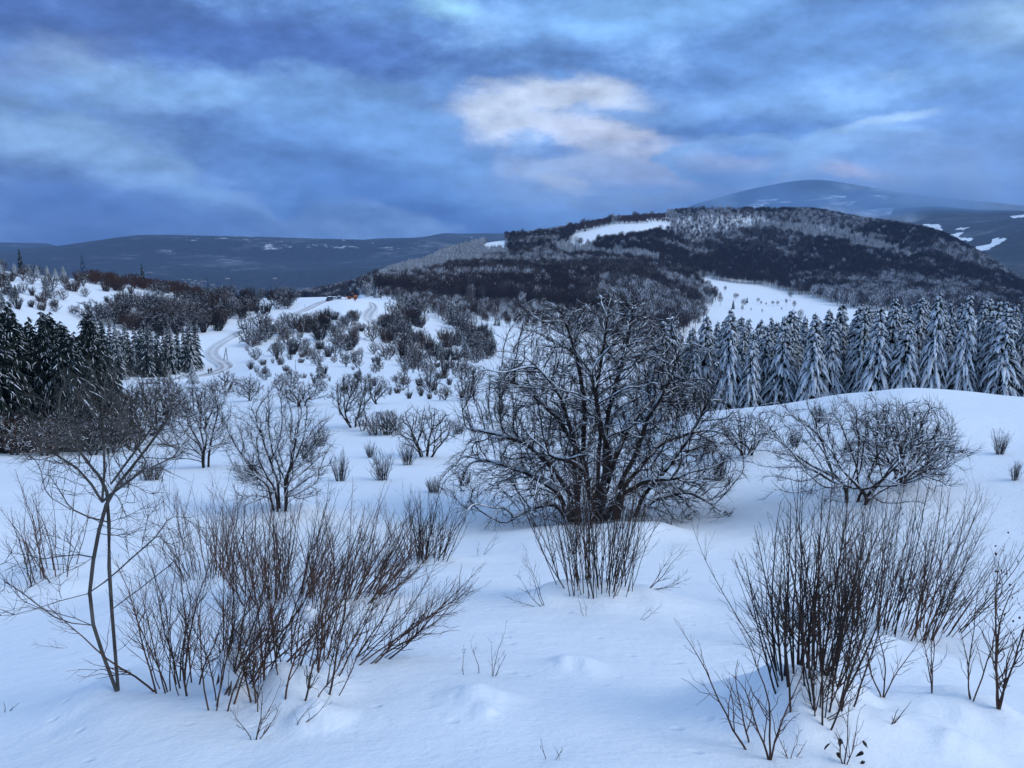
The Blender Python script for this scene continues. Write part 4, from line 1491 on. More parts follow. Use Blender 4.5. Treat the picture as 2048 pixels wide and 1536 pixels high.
def spruce_proto(seed, H, Rr, snow, nb=7, gap=.36, droop=.55, heavy=1.0, snowmat=None):
    global rng
    keep, rng = rng, np.random.default_rng(seed)
    tr = MB()
    z = np.linspace(-.3, H, 9)
    tr.tubes(np.stack([rng.normal(0, .02, 9), rng.normal(0, .02, 9), z], 1)[None], (.02 + .011 * (H - np.clip(z, 0, H)))[None], 7)
    Z, A, L = [], [], []
    zz = H * .05
    while zz < H * .985:
        f = zz / H
        ln = Rr * (1 - f) ** .8 + .10
        m = nb if f < .85 else 5
        a0 = rng.uniform(0, 6.28)
        for j in range(m):
            Z.append(zz + rng.normal(0, gap * .3))
            A.append(a0 + 6.283 * j / m + rng.normal(0, .2))
            L.append(ln * rng.uniform(.72, 1.15))
        zz += gap * (1 - .35 * f)
    Z, A, L = np.array(Z), np.array(A), np.array(L)
    B = len(Z)
    f = np.clip(Z / H, 0, 1)
    n = 6
    t = np.linspace(0, 1, n)
    up = (.25 + .5 * f - .55 * (1 - f) * .4)
    dr = droop * (1.25 - .7 * f) * rng.uniform(.75, 1.3, B)
    hor = L[:, None] * t[None] * (1 - .12 * t[None])
    ver = L[:, None] * (up[:, None] * t[None] * .55 - dr[:, None] * t[None] ** 1.8 * 1.15 + .18 * np.maximum(0, t[None] - .75))
    sway = rng.normal(0, .06, B)[:, None] * L[:, None] * t[None] ** 2
    ca, sa = np.cos(A)[:, None], np.sin(A)[:, None]
    P = np.stack([ca * hor - sa * sway, sa * hor + ca * sway, Z[:, None] + ver], -1)
    wid = np.clip(.055 + .06 * L, .05, .16)[:, None] * np.array([.35, .9, 1.0, .9, .65, .12])[None]
    cr = MB()
    cr.tubes(P, wid, 5, 0, .7)
    # hanging side branchlets
    nsb = 9
    idx = np.repeat(np.arange(B), nsb)
    tt = rng.uniform(.22, .98, B * nsb)
    k = np.clip((tt * (n - 1)).astype(int), 0, n - 2)
    fr = (tt * (n - 1) - k)[:, None]
    Q = P[idx, k] * (1 - fr) + P[idx, k + 1] * fr
    T = norm(P[idx, k + 1] - P[idx, k])
    sgn = np.where(rng.random(B * nsb) < .5, -1.0, 1.0)
    side = norm(np.cross(T, np.array([[0, 0, 1.0]]))) * sgn[:, None]
    d = norm(T * .75 + side * rng.uniform(.5, 1.0, B * nsb)[:, None] + np.array([0, 0, -.35]))
    Ls = L[idx] * rng.uniform(.16, .36, B * nsb) * (1.15 - .6 * tt) + .05
    q = np.linspace(0, 1, 4)
    SB = Q[:, None] + d[:, None] * (Ls[:, None] * q)[:, :, None] + np.array([0, 0, -.4])[None, None] * (Ls[:, None] * q ** 2)[:, :, None]
    ws = np.clip(.03 + .05 * Ls, .03, .075)[:, None] * np.array([.7, 1, .75, .1])[None]
    cr.tubes(SB, ws, 4, 0, .7)
    # needle fringe: small spiky triangles along the branchlets
    m2 = rng.integers(0, 3, len(SB) * 2)
    i2 = np.repeat(np.arange(len(SB)), 2)
    o = SB[i2, m2] + (SB[i2, m2 + 1] - SB[i2, m2]) * rng.random((len(i2), 1))
    dn = norm(norm(SB[i2, m2 + 1] - SB[i2, m2]) + rng.normal(0, .55, o.shape) + np.array([0, 0, -.25]))
    sd = norm(np.cross(dn, rng.normal(0, 1, o.shape)))
    ln = rng.uniform(.10, .22, (len(i2), 1))
    cr.tris(np.stack([o - sd * .03, o + sd * .03, o + dn * ln], 1))
    sn = MB()
    sel = rng.random(B) < snow
    Ps = P[sel].copy()
    w = wid[sel] * heavy * rng.uniform(.65, 1.2, (sel.sum(), n)) * (.75 + .35 * snow)
    Ps[:, :, 2] += w * .55 + wid[sel] * .18
    cs = np.stack([np.cos(A[sel]), np.sin(A[sel])], 1)[:, None, :]
    Ps[:, :, :2] += cs * (w * .35)[:, :, None]
    a, b = (0, n)
    sn.tubes(Ps[:, 1:], w[:, 1:], 5, 0, .75)
    s2 = rng.random(len(SB)) < snow * .85
    S2 = SB[s2].copy()
    w2 = ws[s2] * heavy * rng.uniform(.7, 1.25, (s2.sum(), 4))
    S2[:, :, 2] += w2 * .6 + ws[s2] * .2
    outw = np.stack([np.cos(A[idx[s2]]), np.sin(A[idx[s2]])], 1)[:, None, :]
    S2[:, :, :2] += outw * (w2 * .35)[:, :, None]
    sn.tubes(S2, w2, 4, 0, .8)
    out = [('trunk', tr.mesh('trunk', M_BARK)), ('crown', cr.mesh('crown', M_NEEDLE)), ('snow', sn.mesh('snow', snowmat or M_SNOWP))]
    rng = keep
    return out


SPR_H = 9.0
SPR_R = [spruce_proto(100 + i, SPR_H, r, .93, 7, .40, d, 1.1, M_SHADESNOW) for i, (r, d) in enumerate(((2.1, .85), (1.8, .95), (2.3, .8), (1.95, 1.0), (2.0, .75)))]
SPR_L = [spruce_proto(120 + i, SPR_H, r, .5, 9, .33, d, .42) for i, (r, d) in enumerate(((3.0, .6), (3.3, .55), (2.8, .65)))]
SPR_D = [spruce_proto(140 + i, SPR_H, r, s, 7, .42, d, .6) for i, (r, d, s) in enumerate(((1.8, .6, .35), (1.9, .55, .7), (1.6, .6, .2)))]


def spruce_field(protos, spots, name, label, group, hmin, hmax, wide=(.9, 1.15)):
    for x, y in spots:
        h = rng.uniform(hmin, hmax)
        s = h / SPR_H
        w = s * rng.uniform(*wide)
        place_copy(protos[int(rng.integers(len(protos)))], name, (x, y, float(height(x, y)) - .1), rng.uniform(0, 6.28), (w, w, s), label, 'tree', group,
                   (rng.normal(0, .02), rng.normal(0, .02)))


def polar_spots(px0, px1, r0, r1, gap, seed, rfun=None):
    g2 = np.random.default_rng(seed)
    a0 = math.atan2(ray(px0, 700)[0], ray(px0, 700)[1])
    a1 = math.atan2(ray(px1, 700)[0], ray(px1, 700)[1])
    out = []
    r = r0
    row = 0
    while r < r1:
        n = max(1, int((a1 - a0) * r / gap))
        for i in range(n):
            a = a0 + (a1 - a0) * (i + .5 + .5 * (row % 2)) / n
            rr = r + (rfun(a) if rfun else 0)
            out.append((math.sin(a) * rr + g2.normal(0, gap * .2), math.cos(a) * rr + g2.normal(0, gap * .2)))
        r += gap * .95
        row += 1
    return out


spots = polar_spots(1310, 2120, 70, 104, 2.12, 5)
for front in (True, False):
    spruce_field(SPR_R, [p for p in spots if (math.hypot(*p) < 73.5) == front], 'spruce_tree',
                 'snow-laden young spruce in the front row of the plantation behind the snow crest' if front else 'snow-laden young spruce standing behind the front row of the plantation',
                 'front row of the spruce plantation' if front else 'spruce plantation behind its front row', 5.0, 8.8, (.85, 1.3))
print('plantation', len(spots))
spots = polar_spots(-130, 165, 66, 86, 2.15, 6)
spruce_field(SPR_L, spots, 'spruce_tree', 'tall dark spruce dusted with snow in the near stand behind the frosted hedge', 'dark near spruce stand', 8.2, 10.6, (.85, 1.05))
print('left stand', len(spots))
for i, px in enumerate((186, 200, 214, 226, 238, 246, 262, 275, 286, 296, 306, 320, 332, 345, 358, 372, 384, 395, 210, 255, 300, 340, 380)):
    py = 762 - (px - 180) * .09 + rng.uniform(-8, 5)
    c = hit(px, py)
    if i >= 18:
        c = hit(px, py - 14)
    h = rng.uniform(11, 14.5)
    place_copy(SPR_D[i % 3], 'spruce_tree', c - np.array([0, 0, .1]), rng.uniform(0, 6.28), (h / SPR_H * rng.uniform(.9, 1.15),) * 2 + (h / SPR_H,),
               'dark spruce of the clump beside the road bend and the two walkers', 'tree', 'spruce clump by the road')
for px, py, hp, lab in ((43, 548, 40, 'dark pointed spruce at the end of the snowy hillside crest among frosted pines'), (168, 556, 40, 'broad dark spruce on the hillside crest between frosted pine and red-brown hedge'),
                        (287, 576, 38, 'solitary dark spruce standing up from the red-brown hedge on the hillside crest')):
    c = hit(px, py)
    h = hp * mpp(c)
    place_copy(SPR_D[2], 'spruce_tree', c, 0.4, h / SPR_H * 1.25, lab, 'tree', None)
for px, py, hp in ((404, 588, 32), (418, 588, 34), (430, 590, 26), (446, 592, 24), (553, 600, 30), (396, 590, 22)):
    c = hit(px, py)
    place_copy(SPR_D[int(rng.integers(3))], 'spruce_tree', c, rng.uniform(0, 6), hp * mpp(c) / SPR_H, 'small dark spruce on the hillside crest against the far valley', 'tree', 'spruces on the hillside crest')
for px, py, hp in ((18, 590, 40), (32, 595, 26), (92, 590, 34), (5, 620, 40), (640, 757, 40), (720, 765, 30), (905, 650, 45), (915, 690, 40), (930, 715, 40), (820, 670, 30), (860, 700, 34), (880, 720, 36), (790, 690, 26), (700, 700, 30), (960, 715, 40), (735, 590, 26), (800, 615, 30), (985, 700, 36)):
    c = hit(px, py)
    place_copy(SPR_D[1], 'pine_tree', c, rng.uniform(0, 6), (hp * mpp(c) / SPR_H * 1.6,) * 2 + (hp * mpp(c) / SPR_H,), 'squat snow-flecked conifer scattered among the bare shrubs of the slopes', 'tree', 'squat conifers among the shrubs')
for px, py, hp in ((30, 552, 26), (60, 552, 24), (75, 556, 26), (112, 562, 26), (128, 562, 30), (0, 560, 40), (95, 553, 22)):
    c = hit(px, py)
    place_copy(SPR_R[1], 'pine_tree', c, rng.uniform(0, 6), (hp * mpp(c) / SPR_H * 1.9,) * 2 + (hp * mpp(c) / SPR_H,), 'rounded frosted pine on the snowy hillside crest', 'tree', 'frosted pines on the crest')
c = hit(386, 768)
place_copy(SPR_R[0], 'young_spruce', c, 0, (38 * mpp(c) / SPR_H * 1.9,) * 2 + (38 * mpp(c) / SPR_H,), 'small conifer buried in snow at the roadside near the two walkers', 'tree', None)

# ------------------------------------------------------------------ far woods (masses of instanced low trees)
FARC = bpy.data.collections.new('far_tree_kinds')


def far_deciduous(seed, red=False, frost=0.0):
    g2 = np.random.default_rng(seed)
    H = 15.0
    mb = MB()
    mb.tubes(np.array([[[0, 0, -1], [.2, 0, 4], [0, .2, 8], [.1, 0, 13]]], float), np.array([[.26, .2, .13, .03]]), 3, 1)
    n = 300
    d = norm(g2.normal(0, 1, (n, 3)))
    u = g2.random(n) ** .45
    o = d * u[:, None] * np.array([3.6, 3.6, 5.2]) + np.array([0, 0, 9.0])
    dn = norm((o - np.array([0, 0, 3.5])) + g2.normal(0, 2.0, o.shape) + np.array([0, 0, 1.5]))
    sd = norm(np.cross(dn, g2.normal(0, 1, o.shape)))
    ln = g2.uniform(1.3, 2.9, (n, 1))
    w = g2.uniform(.07, .17, (n, 1))
    V = np.stack([o - sd * w, o + sd * w, o + dn * ln], 1)
    k = g2.random(n) < frost
    mb.tris(V[~k], 0)
    if k.any():
        mb.tris(V[k], 2)
    return mb.mesh('far_tree', [M_FARRED if red else (M_FARWOOD, M_FARWOOD2, M_FARWOOD3)[seed % 3], M_FARTRUNK, M_SNOWP], False)


def far_conifer(seed, snow):
    g2 = np.random.default_rng(seed)
    H = 13.0
    mb = MB()
    mb.tubes(np.array([[[0, 0, -1], [0, 0, 6], [0, 0, 13]]], float), np.array([[.2, .12, .03]]), 3, 0)
    n = 230
    f = g2.random(n) ** 1.25
    a = g2.uniform(0, 6.28, n)
    L = (2.4 * (1 - f) ** .85 + .25) * g2.uniform(.8, 1.15, n)
    z = f * H * .96 + .6
    o = np.stack([np.cos(a) * .1, np.sin(a) * .1, z], 1)
    tip = np.stack([np.cos(a) * L, np.sin(a) * L, z - L * .45], 1)
    sd = np.stack([-np.sin(a), np.cos(a), np.zeros(n)], 1)
    m = o * .45 + tip * .55 + np.array([0, 0, .12])
    w = (.22 * L)[:, None]
    V1 = np.stack([o, m - sd * w, tip], 1)
    V2 = np.stack([o, tip, m + sd * w], 1)
    k = g2.random(n) < snow
    mb.tris(np.concatenate([V1[~k], V2[~k]]), 0)
    if k.any():
        up = np.array([0, 0, .1])
        mb.tris(np.concatenate([V1[k], V2[k]]) + up, 1)
    return mb.mesh('far_spruce', [M_NEEDLE, M_SNOWP], False)


KINDS = []
for nm, me in ([('a_beech%d' % i, far_deciduous(200 + i, False, .06 * (i == 1))) for i in range(4)] + [('b_copper%d' % i, far_deciduous(210 + i, True)) for i in range(2)]
               + [('c_frosted%d' % i, far_deciduous(220 + i, False, .45)) for i in range(3)] + [('d_dark%d' % i, far_conifer(230 + i, .25)) for i in range(2)]
               + [('e_white%d' % i, far_conifer(240 + i, .72)) for i in range(3)]):
    o = bpy.data.objects.new(nm, me)
    FARC.objects.link(o)
K_BEECH, K_COPPER, K_FROST, K_DARK, K_WHITE = (0, 4), (4, 2), (6, 3), (9, 2), (11, 3)


def scatter_tree():
    ng = bpy.data.node_groups.new('scatter', 'GeometryNodeTree')
    ng.interface.new_socket('Geometry', in_out='INPUT', socket_type='NodeSocketGeometry')
    ng.interface.new_socket('Geometry', in_out='OUTPUT', socket_type='NodeSocketGeometry')
    g = NG(ng)
    gi, go = g.node('NodeGroupInput'), g.node('NodeGroupOutput')
    ci = g.node('GeometryNodeCollectionInfo')
    ci.inputs['Collection'].default_value = FARC
    ci.inputs['Separate Children'].default_value = True
    ci.inputs['Reset Children'].default_value = True
    io = g.node('GeometryNodeInstanceOnPoints')
    io.inputs['Pick Instance'].default_value = True

    def attr(nm, ty):
        nd = g.node('GeometryNodeInputNamedAttribute', data_type=ty)
        nd.inputs['Name'].default_value = nm
        return [o for o in nd.outputs if o.enabled][0]
    g.link(gi.outputs[0], io.inputs['Points'])
    g.link(ci.outputs[0], io.inputs['Instance'])
    g.link(attr('kind', 'INT'), io.inputs['Instance Index'])
    g.link(attr('turn', 'FLOAT_VECTOR'), io.inputs['Rotation'])
    g.link(attr('size', 'FLOAT_VECTOR'), io.inputs['Scale'])
    g.link(io.outputs[0], go.inputs[0])
    return ng


SCAT = scatter_tree()


def wood(name, label, P, kind, size):
    me = bpy.data.meshes.new(name)
    me.vertices.add(len(P))
    me.vertices.foreach_set('co', np.asarray(P, np.float32).reshape(-1))
    a = me.attributes.new('kind', 'INT', 'POINT')
    a.data.foreach_set('value', np.asarray(kind, np.int32))
    a = me.attributes.new('turn', 'FLOAT_VECTOR', 'POINT')
    t = np.zeros((len(P), 3), np.float32)
    t[:, 2] = rng.uniform(0, 6.28, len(P))
    t[:, :2] = rng.normal(0, .03, (len(P), 2))
    a.data.foreach_set('vector', t.reshape(-1))
    a = me.attributes.new('size', 'FLOAT_VECTOR', 'POINT')
    s = np.asarray(size, np.float32)
    if s.ndim == 1:
        s = np.stack([s * rng.uniform(.85, 1.15, len(s)), s * rng.uniform(.85, 1.15, len(s)), s], 1)
    a.data.foreach_set('vector', s.astype(np.float32).reshape(-1))
    o = obj(name, me)
    md = o.modifiers.new('scatter', 'NODES')
    md.node_group = SCAT
    tag(o, label, None, None, 'stuff')
    return o


# what grows where on the main hill, outlined as in the photo (first match wins)
CLEAR = [[(1400, 566), (1412, 556), (1450, 562), (1478, 566), (1520, 572), (1590, 588), (1660, 606), (1740, 632), (1730, 650), (1620, 660), (1400, 668), (1410, 622), (1440, 600), (1430, 586)],
         [(1135, 492), (1150, 468), (1215, 452), (1290, 446), (1345, 447), (1330, 468), (1280, 480), (1230, 486), (1170, 496)],
         [(960, 502), (985, 470), (1012, 462), (1010, 500)], [(1008, 515), (1022, 515), (1024, 524), (1010, 526)], [(895, 494), (918, 482), (920, 488), (900, 497)]]
MIXED = [[(1290, 440), (1360, 430), (1460, 424), (1560, 432), (1500, 460), (1440, 480), (1390, 500), (1350, 480), (1310, 470)], [(1180, 560), (1215, 560), (1230, 610), (1195, 640)], [(1380, 550), (1430, 560), (1440, 600), (1400, 640), (1390, 600)]]
WHITEC = [[(690, 600), (760, 540), (830, 510), (900, 478), (1000, 455), (1020, 460), (1025, 520), (960, 540), (900, 552), (840, 566), (760, 585)],
          [(1100, 492), (1200, 500), (1330, 512), (1335, 545), (1230, 530), (1110, 515)], [(1000, 455), (1170, 440), (1140, 468), (1060, 485), (1020, 480)],
          [(1480, 440), (1620, 452), (1720, 478), (1840, 512), (1830, 525), (1700, 500), (1560, 468), (1470, 460)]]
COPPERP = [[(1140, 466), (1160, 440), (1220, 428), (1340, 416), (1345, 447), (1290, 446), (1215, 452), (1150, 468)]]


def far_woods():
    n = 150000
    a = rng.uniform(R(-24), R(36), n)
    r = np.sqrt(rng.uniform(480 ** 2, 1900 ** 2, n))
    X, Y = np.sin(a) * r, np.cos(a) * r
    Z = height(X, Y)
    px, py = project(np.stack([X, Y, Z], -1))
    jx, jy = vnoise(X / 22, Y / 22, 31) * 34 + vnoise(X / 7, Y / 7, 32) * 14, vnoise(X / 25, Y / 25, 33) * 18 + vnoise(X / 7, Y / 7, 34) * 8
    px0, py0 = px, py
    px, py = px + jx, py + jy
    az = np.degrees(a)
    # where the hill is: right of the road pass
    keep = (az > np.interp(r, [480, 600, 800, 1000, 1300, 1900], [-6, -9.3, -10, -10, -10, -16]))
    right = az > 9
    keep &= ~(right & (r < np.interp(az, [9, 12, 14, 36], [520, 700, 960, 960])))
    kind = np.full(n, -1)
    size = rng.uniform(.75, 1.15, n)
    clear = np.zeros(n, bool)
    for p in CLEAR:
        clear |= inpoly(px0 + jx * .3, py0 + jy * .3, p)
    mixed = np.zeros(n, bool)
    for p in MIXED:
        mixed |= inpoly(px, py, p)
    white = np.zeros(n, bool)
    for p in WHITEC:
        white |= inpoly(px, py, p)
    cop = np.zeros(n, bool)
    for p in COPPERP:
        cop |= inpoly(px, py, p)
    u = rng.random(n)
    pick = lambda k: k[0] + (rng.random(n) * k[1]).astype(int)
    patch = vnoise(X / 60, Y / 60, 21)
    kind = np.where(u < .955 - .05 * (patch > .2), pick(K_BEECH), np.where(u < .975, pick(K_FROST), np.where(u < .992, pick(K_DARK), pick(K_WHITE))))
    big = vnoise(X / 170, Y / 120, 41) + .6 * vnoise(X / 45, Y / 45, 42)
    kind = np.where((kind < 4) & (big > .16), np.where(u < .55, 1, pick(K_FROST)), np.where((kind < 4) & (big < -.1) & (u < .8), 0 + (rng.random(n) * 1.99).astype(int) * 3, kind))
    near = (r < 640) & ~right
    kind = np.where(near, np.where(u < .62, pick(K_BEECH), np.where(u < .82, pick(K_FROST), np.where(u < .92, pick(K_WHITE), pick(K_DARK)))), kind)
    kind = np.where(mixed, np.where(u < .4, pick(K_FROST), np.where(u < .75, pick(K_BEECH), pick(K_WHITE))), kind)
    kind = np.where(white, np.where(u < .50 + .35 * patch, pick(K_WHITE), np.where(u < .88, pick(K_DARK), pick(K_FROST))), kind)
    kind = np.where(cop, pick(K_COPPER), kind)
    size = np.where(white, size * .72, size)
    size = np.where(mixed, size * .65, size)
    size = np.where(near, size * .55, size)
    size = np.where(cop, size * .6, size)
    dens = np.where(mixed, .42, np.where(white, .85, .50))
    dens = np.where(near, .30, dens)
    keep &= ~clear & (rng.random(n) < dens)
    behind = r > 1620
    keep &= ~(behind & (az < -3) & (r < 1600))
    P = np.stack([X, Y, Z - .3], -1)[keep]
    print('far trees', keep.sum())
    wood('far_wood', 'dark bare beech wood with frosted conifers covering the long hill', P, kind[keep], size[keep])


far_woods()
G4 = 'lone trees in the snowy pasture'
FD = [[('crown', far_deciduous(300 + i))] for i in range(3)]
for px, py, hp, w in ((1470, 602, 17, 1), (1475, 598, 12, 1), (1487, 618, 22, 1.1), (1440, 612, 24, 1), (1516, 607, 12, 1.3), (1522, 611, 10, 1), (1545, 612, 11, 1.3), (1555, 612, 11, 1.3), (1588, 620, 20, .8), (1580, 602, 22, 1),
                    (1484, 624, 14, .8), (1502, 624, 9, .7), (1524, 628, 11, .6), (1563, 622, 8, 1), (1600, 642, 24, 1.1), (1532, 612, 8, 1), (1572, 612, 16, .7), (1450, 585, 14, 1), (1440, 597, 14, 1)):
    c = hit(px, py)
    s = hp * mpp(c) / 15.0
    place_copy(FD[int(rng.integers(3))], 'pasture_tree', c, rng.uniform(0, 6), (s * w,) * 2 + (s,), 'small bare tree standing in the snowy pasture below the beech wood', 'tree', G4)
for px, py, hp in ((1466, 618, 18), (1494, 606, 12)):
    c = hit(px, py)
    s = hp * mpp(c) / SPR_H
    place_copy(SPR_D[2], 'pine_tree', c, rng.uniform(0, 6), (s * 1.5,) * 2 + (s,), 'small dark conifer standing in the snowy pasture below the beech wood', 'tree', 'conifers in the pasture')

# ------------------------------------------------------------------ the winding road


def make_road_mat():
    m, g, b = principled('packed_dirty_snow')
    b.inputs['Roughness'].default_value = .7
    b.inputs['Specular IOR Level'].default_value = .2
    ac = g.node('ShaderNodeAttribute', attribute_name='across').outputs['Fac']
    dirt = g.node('ShaderNodeAttribute', attribute_name='dirt').outputs['Fac']
    geo = g.node('ShaderNodeNewGeometry')
    n = g.noise(geo.outputs['Position'], .5, 5, .65)
    n2 = g.noise(geo.outputs['Position'], .08, 4, .6)
    tr = g.math('ABSOLUTE', g.math('SUBTRACT', g.math('ABSOLUTE', ac), .42))
    wheel = g.sstep(tr, .34, .06)
    w = g.math('MULTIPLY', g.math('MULTIPLY', wheel, g.sstep(n, .2, .6)), dirt)
    edge = g.sstep(g.math('ABSOLUTE', ac), 1.0, .72)
    col = g.mix(edge, (.82, .855, .90, 1), g.mix(g.sstep(n2, .3, .7), (.62, .63, .65, 1), (.74, .75, .78, 1)))
    col = g.mix(w, col, (.30, .27, .26, 1))
    g.link(col, b.inputs['Base Color'])
    return m


def catmull(P, per):
    P = np.asarray(P)
    out = []
    Q = np.vstack([2 * P[0] - P[1], P, 2 * P[-1] - P[-2]])
    for i in range(1, len(Q) - 2):
        for t in np.linspace(0, 1, per, endpoint=False):
            a, b, c, d = Q[i - 1], Q[i], Q[i + 1], Q[i + 2]
            out.append(.5 * (2 * b + (c - a) * t + (2 * a - 5 * b + 4 * c - d) * t * t + (3 * b - a - 3 * c + d) * t ** 3))
    out.append(P[-1])
    return np.array(out)


def build_road():
    pix = [(300, 768), (345, 762), (395, 756), (432, 747), (452, 738), (447, 728), (430, 718), (424, 706), (436, 692), (468, 673), (505, 656), (545, 643), (585, 631), (612, 621), (634, 610),
           (656, 603), (690, 600), (720, 602), (741, 608), (747, 617), (738, 628), (735, 638), (744, 649), (768, 660), (800, 668)]
    W = []
    for p in pix:
        h = hit(*p)
        W.append(h[:2])
    C = catmull(W, 14)
    for _ in range(6):
        C[1:-1] = .25 * C[:-2] + .5 * C[1:-1] + .25 * C[2:]
    T = norm(np.gradient(C, axis=0))
    N = np.stack([T[:, 1], -T[:, 0]], 1)
    k = 11
    ac = np.linspace(-1, 1, k)
    half = 2.5
    XY = C[:, None] + N[:, None] * (ac * half)[None, :, None]
    Z = height(XY[..., 0], XY[..., 1])
    zc = Z.mean(1)
    for _ in range(10):
        zc[1:-1] = .25 * zc[:-2] + .5 * zc[1:-1] + .25 * zc[2:]
    e = ss(np.abs(ac), .75, 1.0)[None]
    Zr = np.maximum(zc[:, None] + .28, Z + .1) * (1 - e) + (Z + .02) * e
    bank = .35 * np.exp(-((np.abs(ac) - .86) / .08) ** 2)[None]
    V = np.concatenate([XY, (Zr + bank)[..., None]], -1)
    n = len(C)
    idx = np.arange(n * k).reshape(n, k)
    F = np.stack([idx[:-1, :-1], idx[:-1, 1:], idx[1:, 1:], idx[1:, :-1]], -1).reshape(-1, 4)
    mb = MB()
    mb.add(V.reshape(-1, 3), F)
    me = mb.mesh('road', make_road_mat())
    a = me.attributes.new('across', 'FLOAT', 'POINT')
    a.data.foreach_set('value', np.tile(ac, n).astype(np.float32))
    px, py = project(V.reshape(-1, 3))
    d = .4 + .5 * ss(py, 640, 600)
    d = np.where(py > 725, .95, d)
    a = me.attributes.new('dirt', 'FLOAT', 'POINT')
    a.data.foreach_set('value', d.astype(np.float32))
    o = obj('road', me)
    tag(o, kind='structure')
    return C


ROADC = build_road()


def ground_at(px, py):
    c = hit(px, py)
    d = np.hypot(ROADC[:, 0] - c[0], ROADC[:, 1] - c[1])
    return c + np.array([0, 0, .30 if d.min() < 2.4 else 0.0])


# ------------------------------------------------------------------ vehicles, walkers, poles, houses
import bmesh


def bm_box(bm, c, s, taper=(1, 1), bevel=0.0, shift=0.0):
    vs = []
    for z in (-1, 1):
        k = (taper[0], taper[1]) if z > 0 else (1, 1)
        for x, y in ((-1, -1), (1, -1), (1, 1), (-1, 1)):
            vs.append(bm.verts.new((c[0] + x * s[0] / 2 * k[0] + (shift if z > 0 else 0), c[1] + y * s[1] / 2 * k[1], c[2] + z * s[2] / 2)))
    fs = [(3, 2, 1, 0), (4, 5, 6, 7), (0, 1, 5, 4), (1, 2, 6, 5), (2, 3, 7, 6), (3, 0, 4, 7)]
    faces = [bm.faces.new([vs[i] for i in f]) for f in fs]
    if bevel:
        es = list({e for f in faces for e in f.edges})
        bmesh.ops.bevel(bm, geom=es, offset=bevel, segments=2, affect='EDGES', profile=.6)


def bm_wheel(bm, c, r, w):
    n = 14
    rings = []
    for yy, rr in ((-w / 2, r * .55), (-w / 2, r * .92), (-w / 2 * .8, r), (w / 2 * .8, r), (w / 2, r * .92), (w / 2, r * .55)):
        rings.append([bm.verts.new((c[0] + math.cos(i * 6.2832 / n) * rr, c[1] + yy, c[2] + math.sin(i * 6.2832 / n) * rr)) for i in range(n)])
    for a, b in zip(rings[:-1], rings[1:]):
        for i in range(n):
            bm.faces.new((a[i], a[(i + 1) % n], b[(i + 1) % n], b[i]))
    bm.faces.new(rings[0])
    bm.faces.new(list(reversed(rings[-1])))


def bm_obj(name, fn, mat, parent):
    bm = bmesh.new()
    fn(bm)
    bmesh.ops.recalc_face_normals(bm, faces=bm.faces)
    me = bpy.data.meshes.new(name)
    bm.to_mesh(me)
    bm.free()
    me.materials.append(mat)
    return obj(name, me, parent)


M_GLASS = mat_simple('dark_glass', (.02, .025, .03), .15, .5)
M_TYRE = mat_simple('tyre', (.015, .015, .016), .9, .1)
M_LAMP = mat_simple('lamp_glass', (.55, .55, .5), .2, .5)
M_ORANGE = mat_simple('orange_paint', (.42, .13, .04), .45, .4, .15, 4)
M_STEEL = mat_simple('worn_steel', (.22, .16, .10), .6, .4, .3, 5)
M_WOOD = mat_simple('weathered_wood', (.07, .055, .045), .9, .1, .4, 8)


def car(px, py, rz, label, paint, size=(4.3, 1.8, .72), cab=(2.5, 1.62, .62), wheel=.33, shift=-.2):
    c = ground_at(px, py)
    t = thing('parked_car', c, label, 'car', None, rz)
    L, W, H = size
    z0 = wheel * .75
    bm_obj('body', lambda b: bm_box(b, (0, 0, z0 + H / 2), size, (.96, .95), .12), paint, t)
    bm_obj('cabin', lambda b: bm_box(b, (shift, 0, z0 + H + cab[2] / 2 - .02), cab, (.72, .84), .08), paint, t)
    bm_obj('windscreen', lambda b: bm_box(b, (shift, 0, z0 + H + cab[2] * .48), (cab[0] * .995, cab[1] * .8, cab[2] * .62), (.76, .9)), M_GLASS, t)
    bm_obj('side_window', lambda b: bm_box(b, (shift, 0, z0 + H + cab[2] * .48), (cab[0] * .78, cab[1] * 1.005, cab[2] * .6), (.8, .88)), M_GLASS, t)
    bm_obj('roof_snow', lambda b: bm_box(b, (shift, 0, z0 + H + cab[2] + .02), (cab[0] * .7, cab[1] * .8, .10), (.9, .9), .03), M_SNOWP, t)
    for sx in (-1, 1):
        for sy in (-1, 1):
            wh = bm_obj('wheel', lambda b: bm_wheel(b, (sx * L * .3, sy * (W / 2 - .08), wheel), wheel, .22), M_TYRE, t)
            bm_obj('rim', lambda b: bm_wheel(b, (sx * L * .3, sy * (W / 2 - .06), wheel), wheel * .6, .22), M_LAMP, wh)
    for sy in (-1, 1):
        bm_obj('headlight', lambda b: bm_box(b, (L / 2 - .03, sy * W * .34, z0 + H * .62), (.1, .34, .16), (1, 1), .03), M_LAMP, t)


car(659, 603, -1.75, 'dark boxy car parked first in line on the snowy road crest', mat_simple('dark_paint', (.03, .035, .045), .35, .5), (4.5, 1.9, .85), (3.3, 1.8, .85), .38, -.35)
car(668, 600, -1.6, 'pale silver car parked in the middle of three on the snowy road crest', mat_simple('silver_paint', (.42, .45, .48), .35, .5, 0, 1, .3))
car(678, 599, -1.6, 'small blue-grey car parked nearest the orange loader', mat_simple('blue_paint', (.08, .11, .17), .35, .5), (3.9, 1.7, .7), (2.4, 1.55, .65))


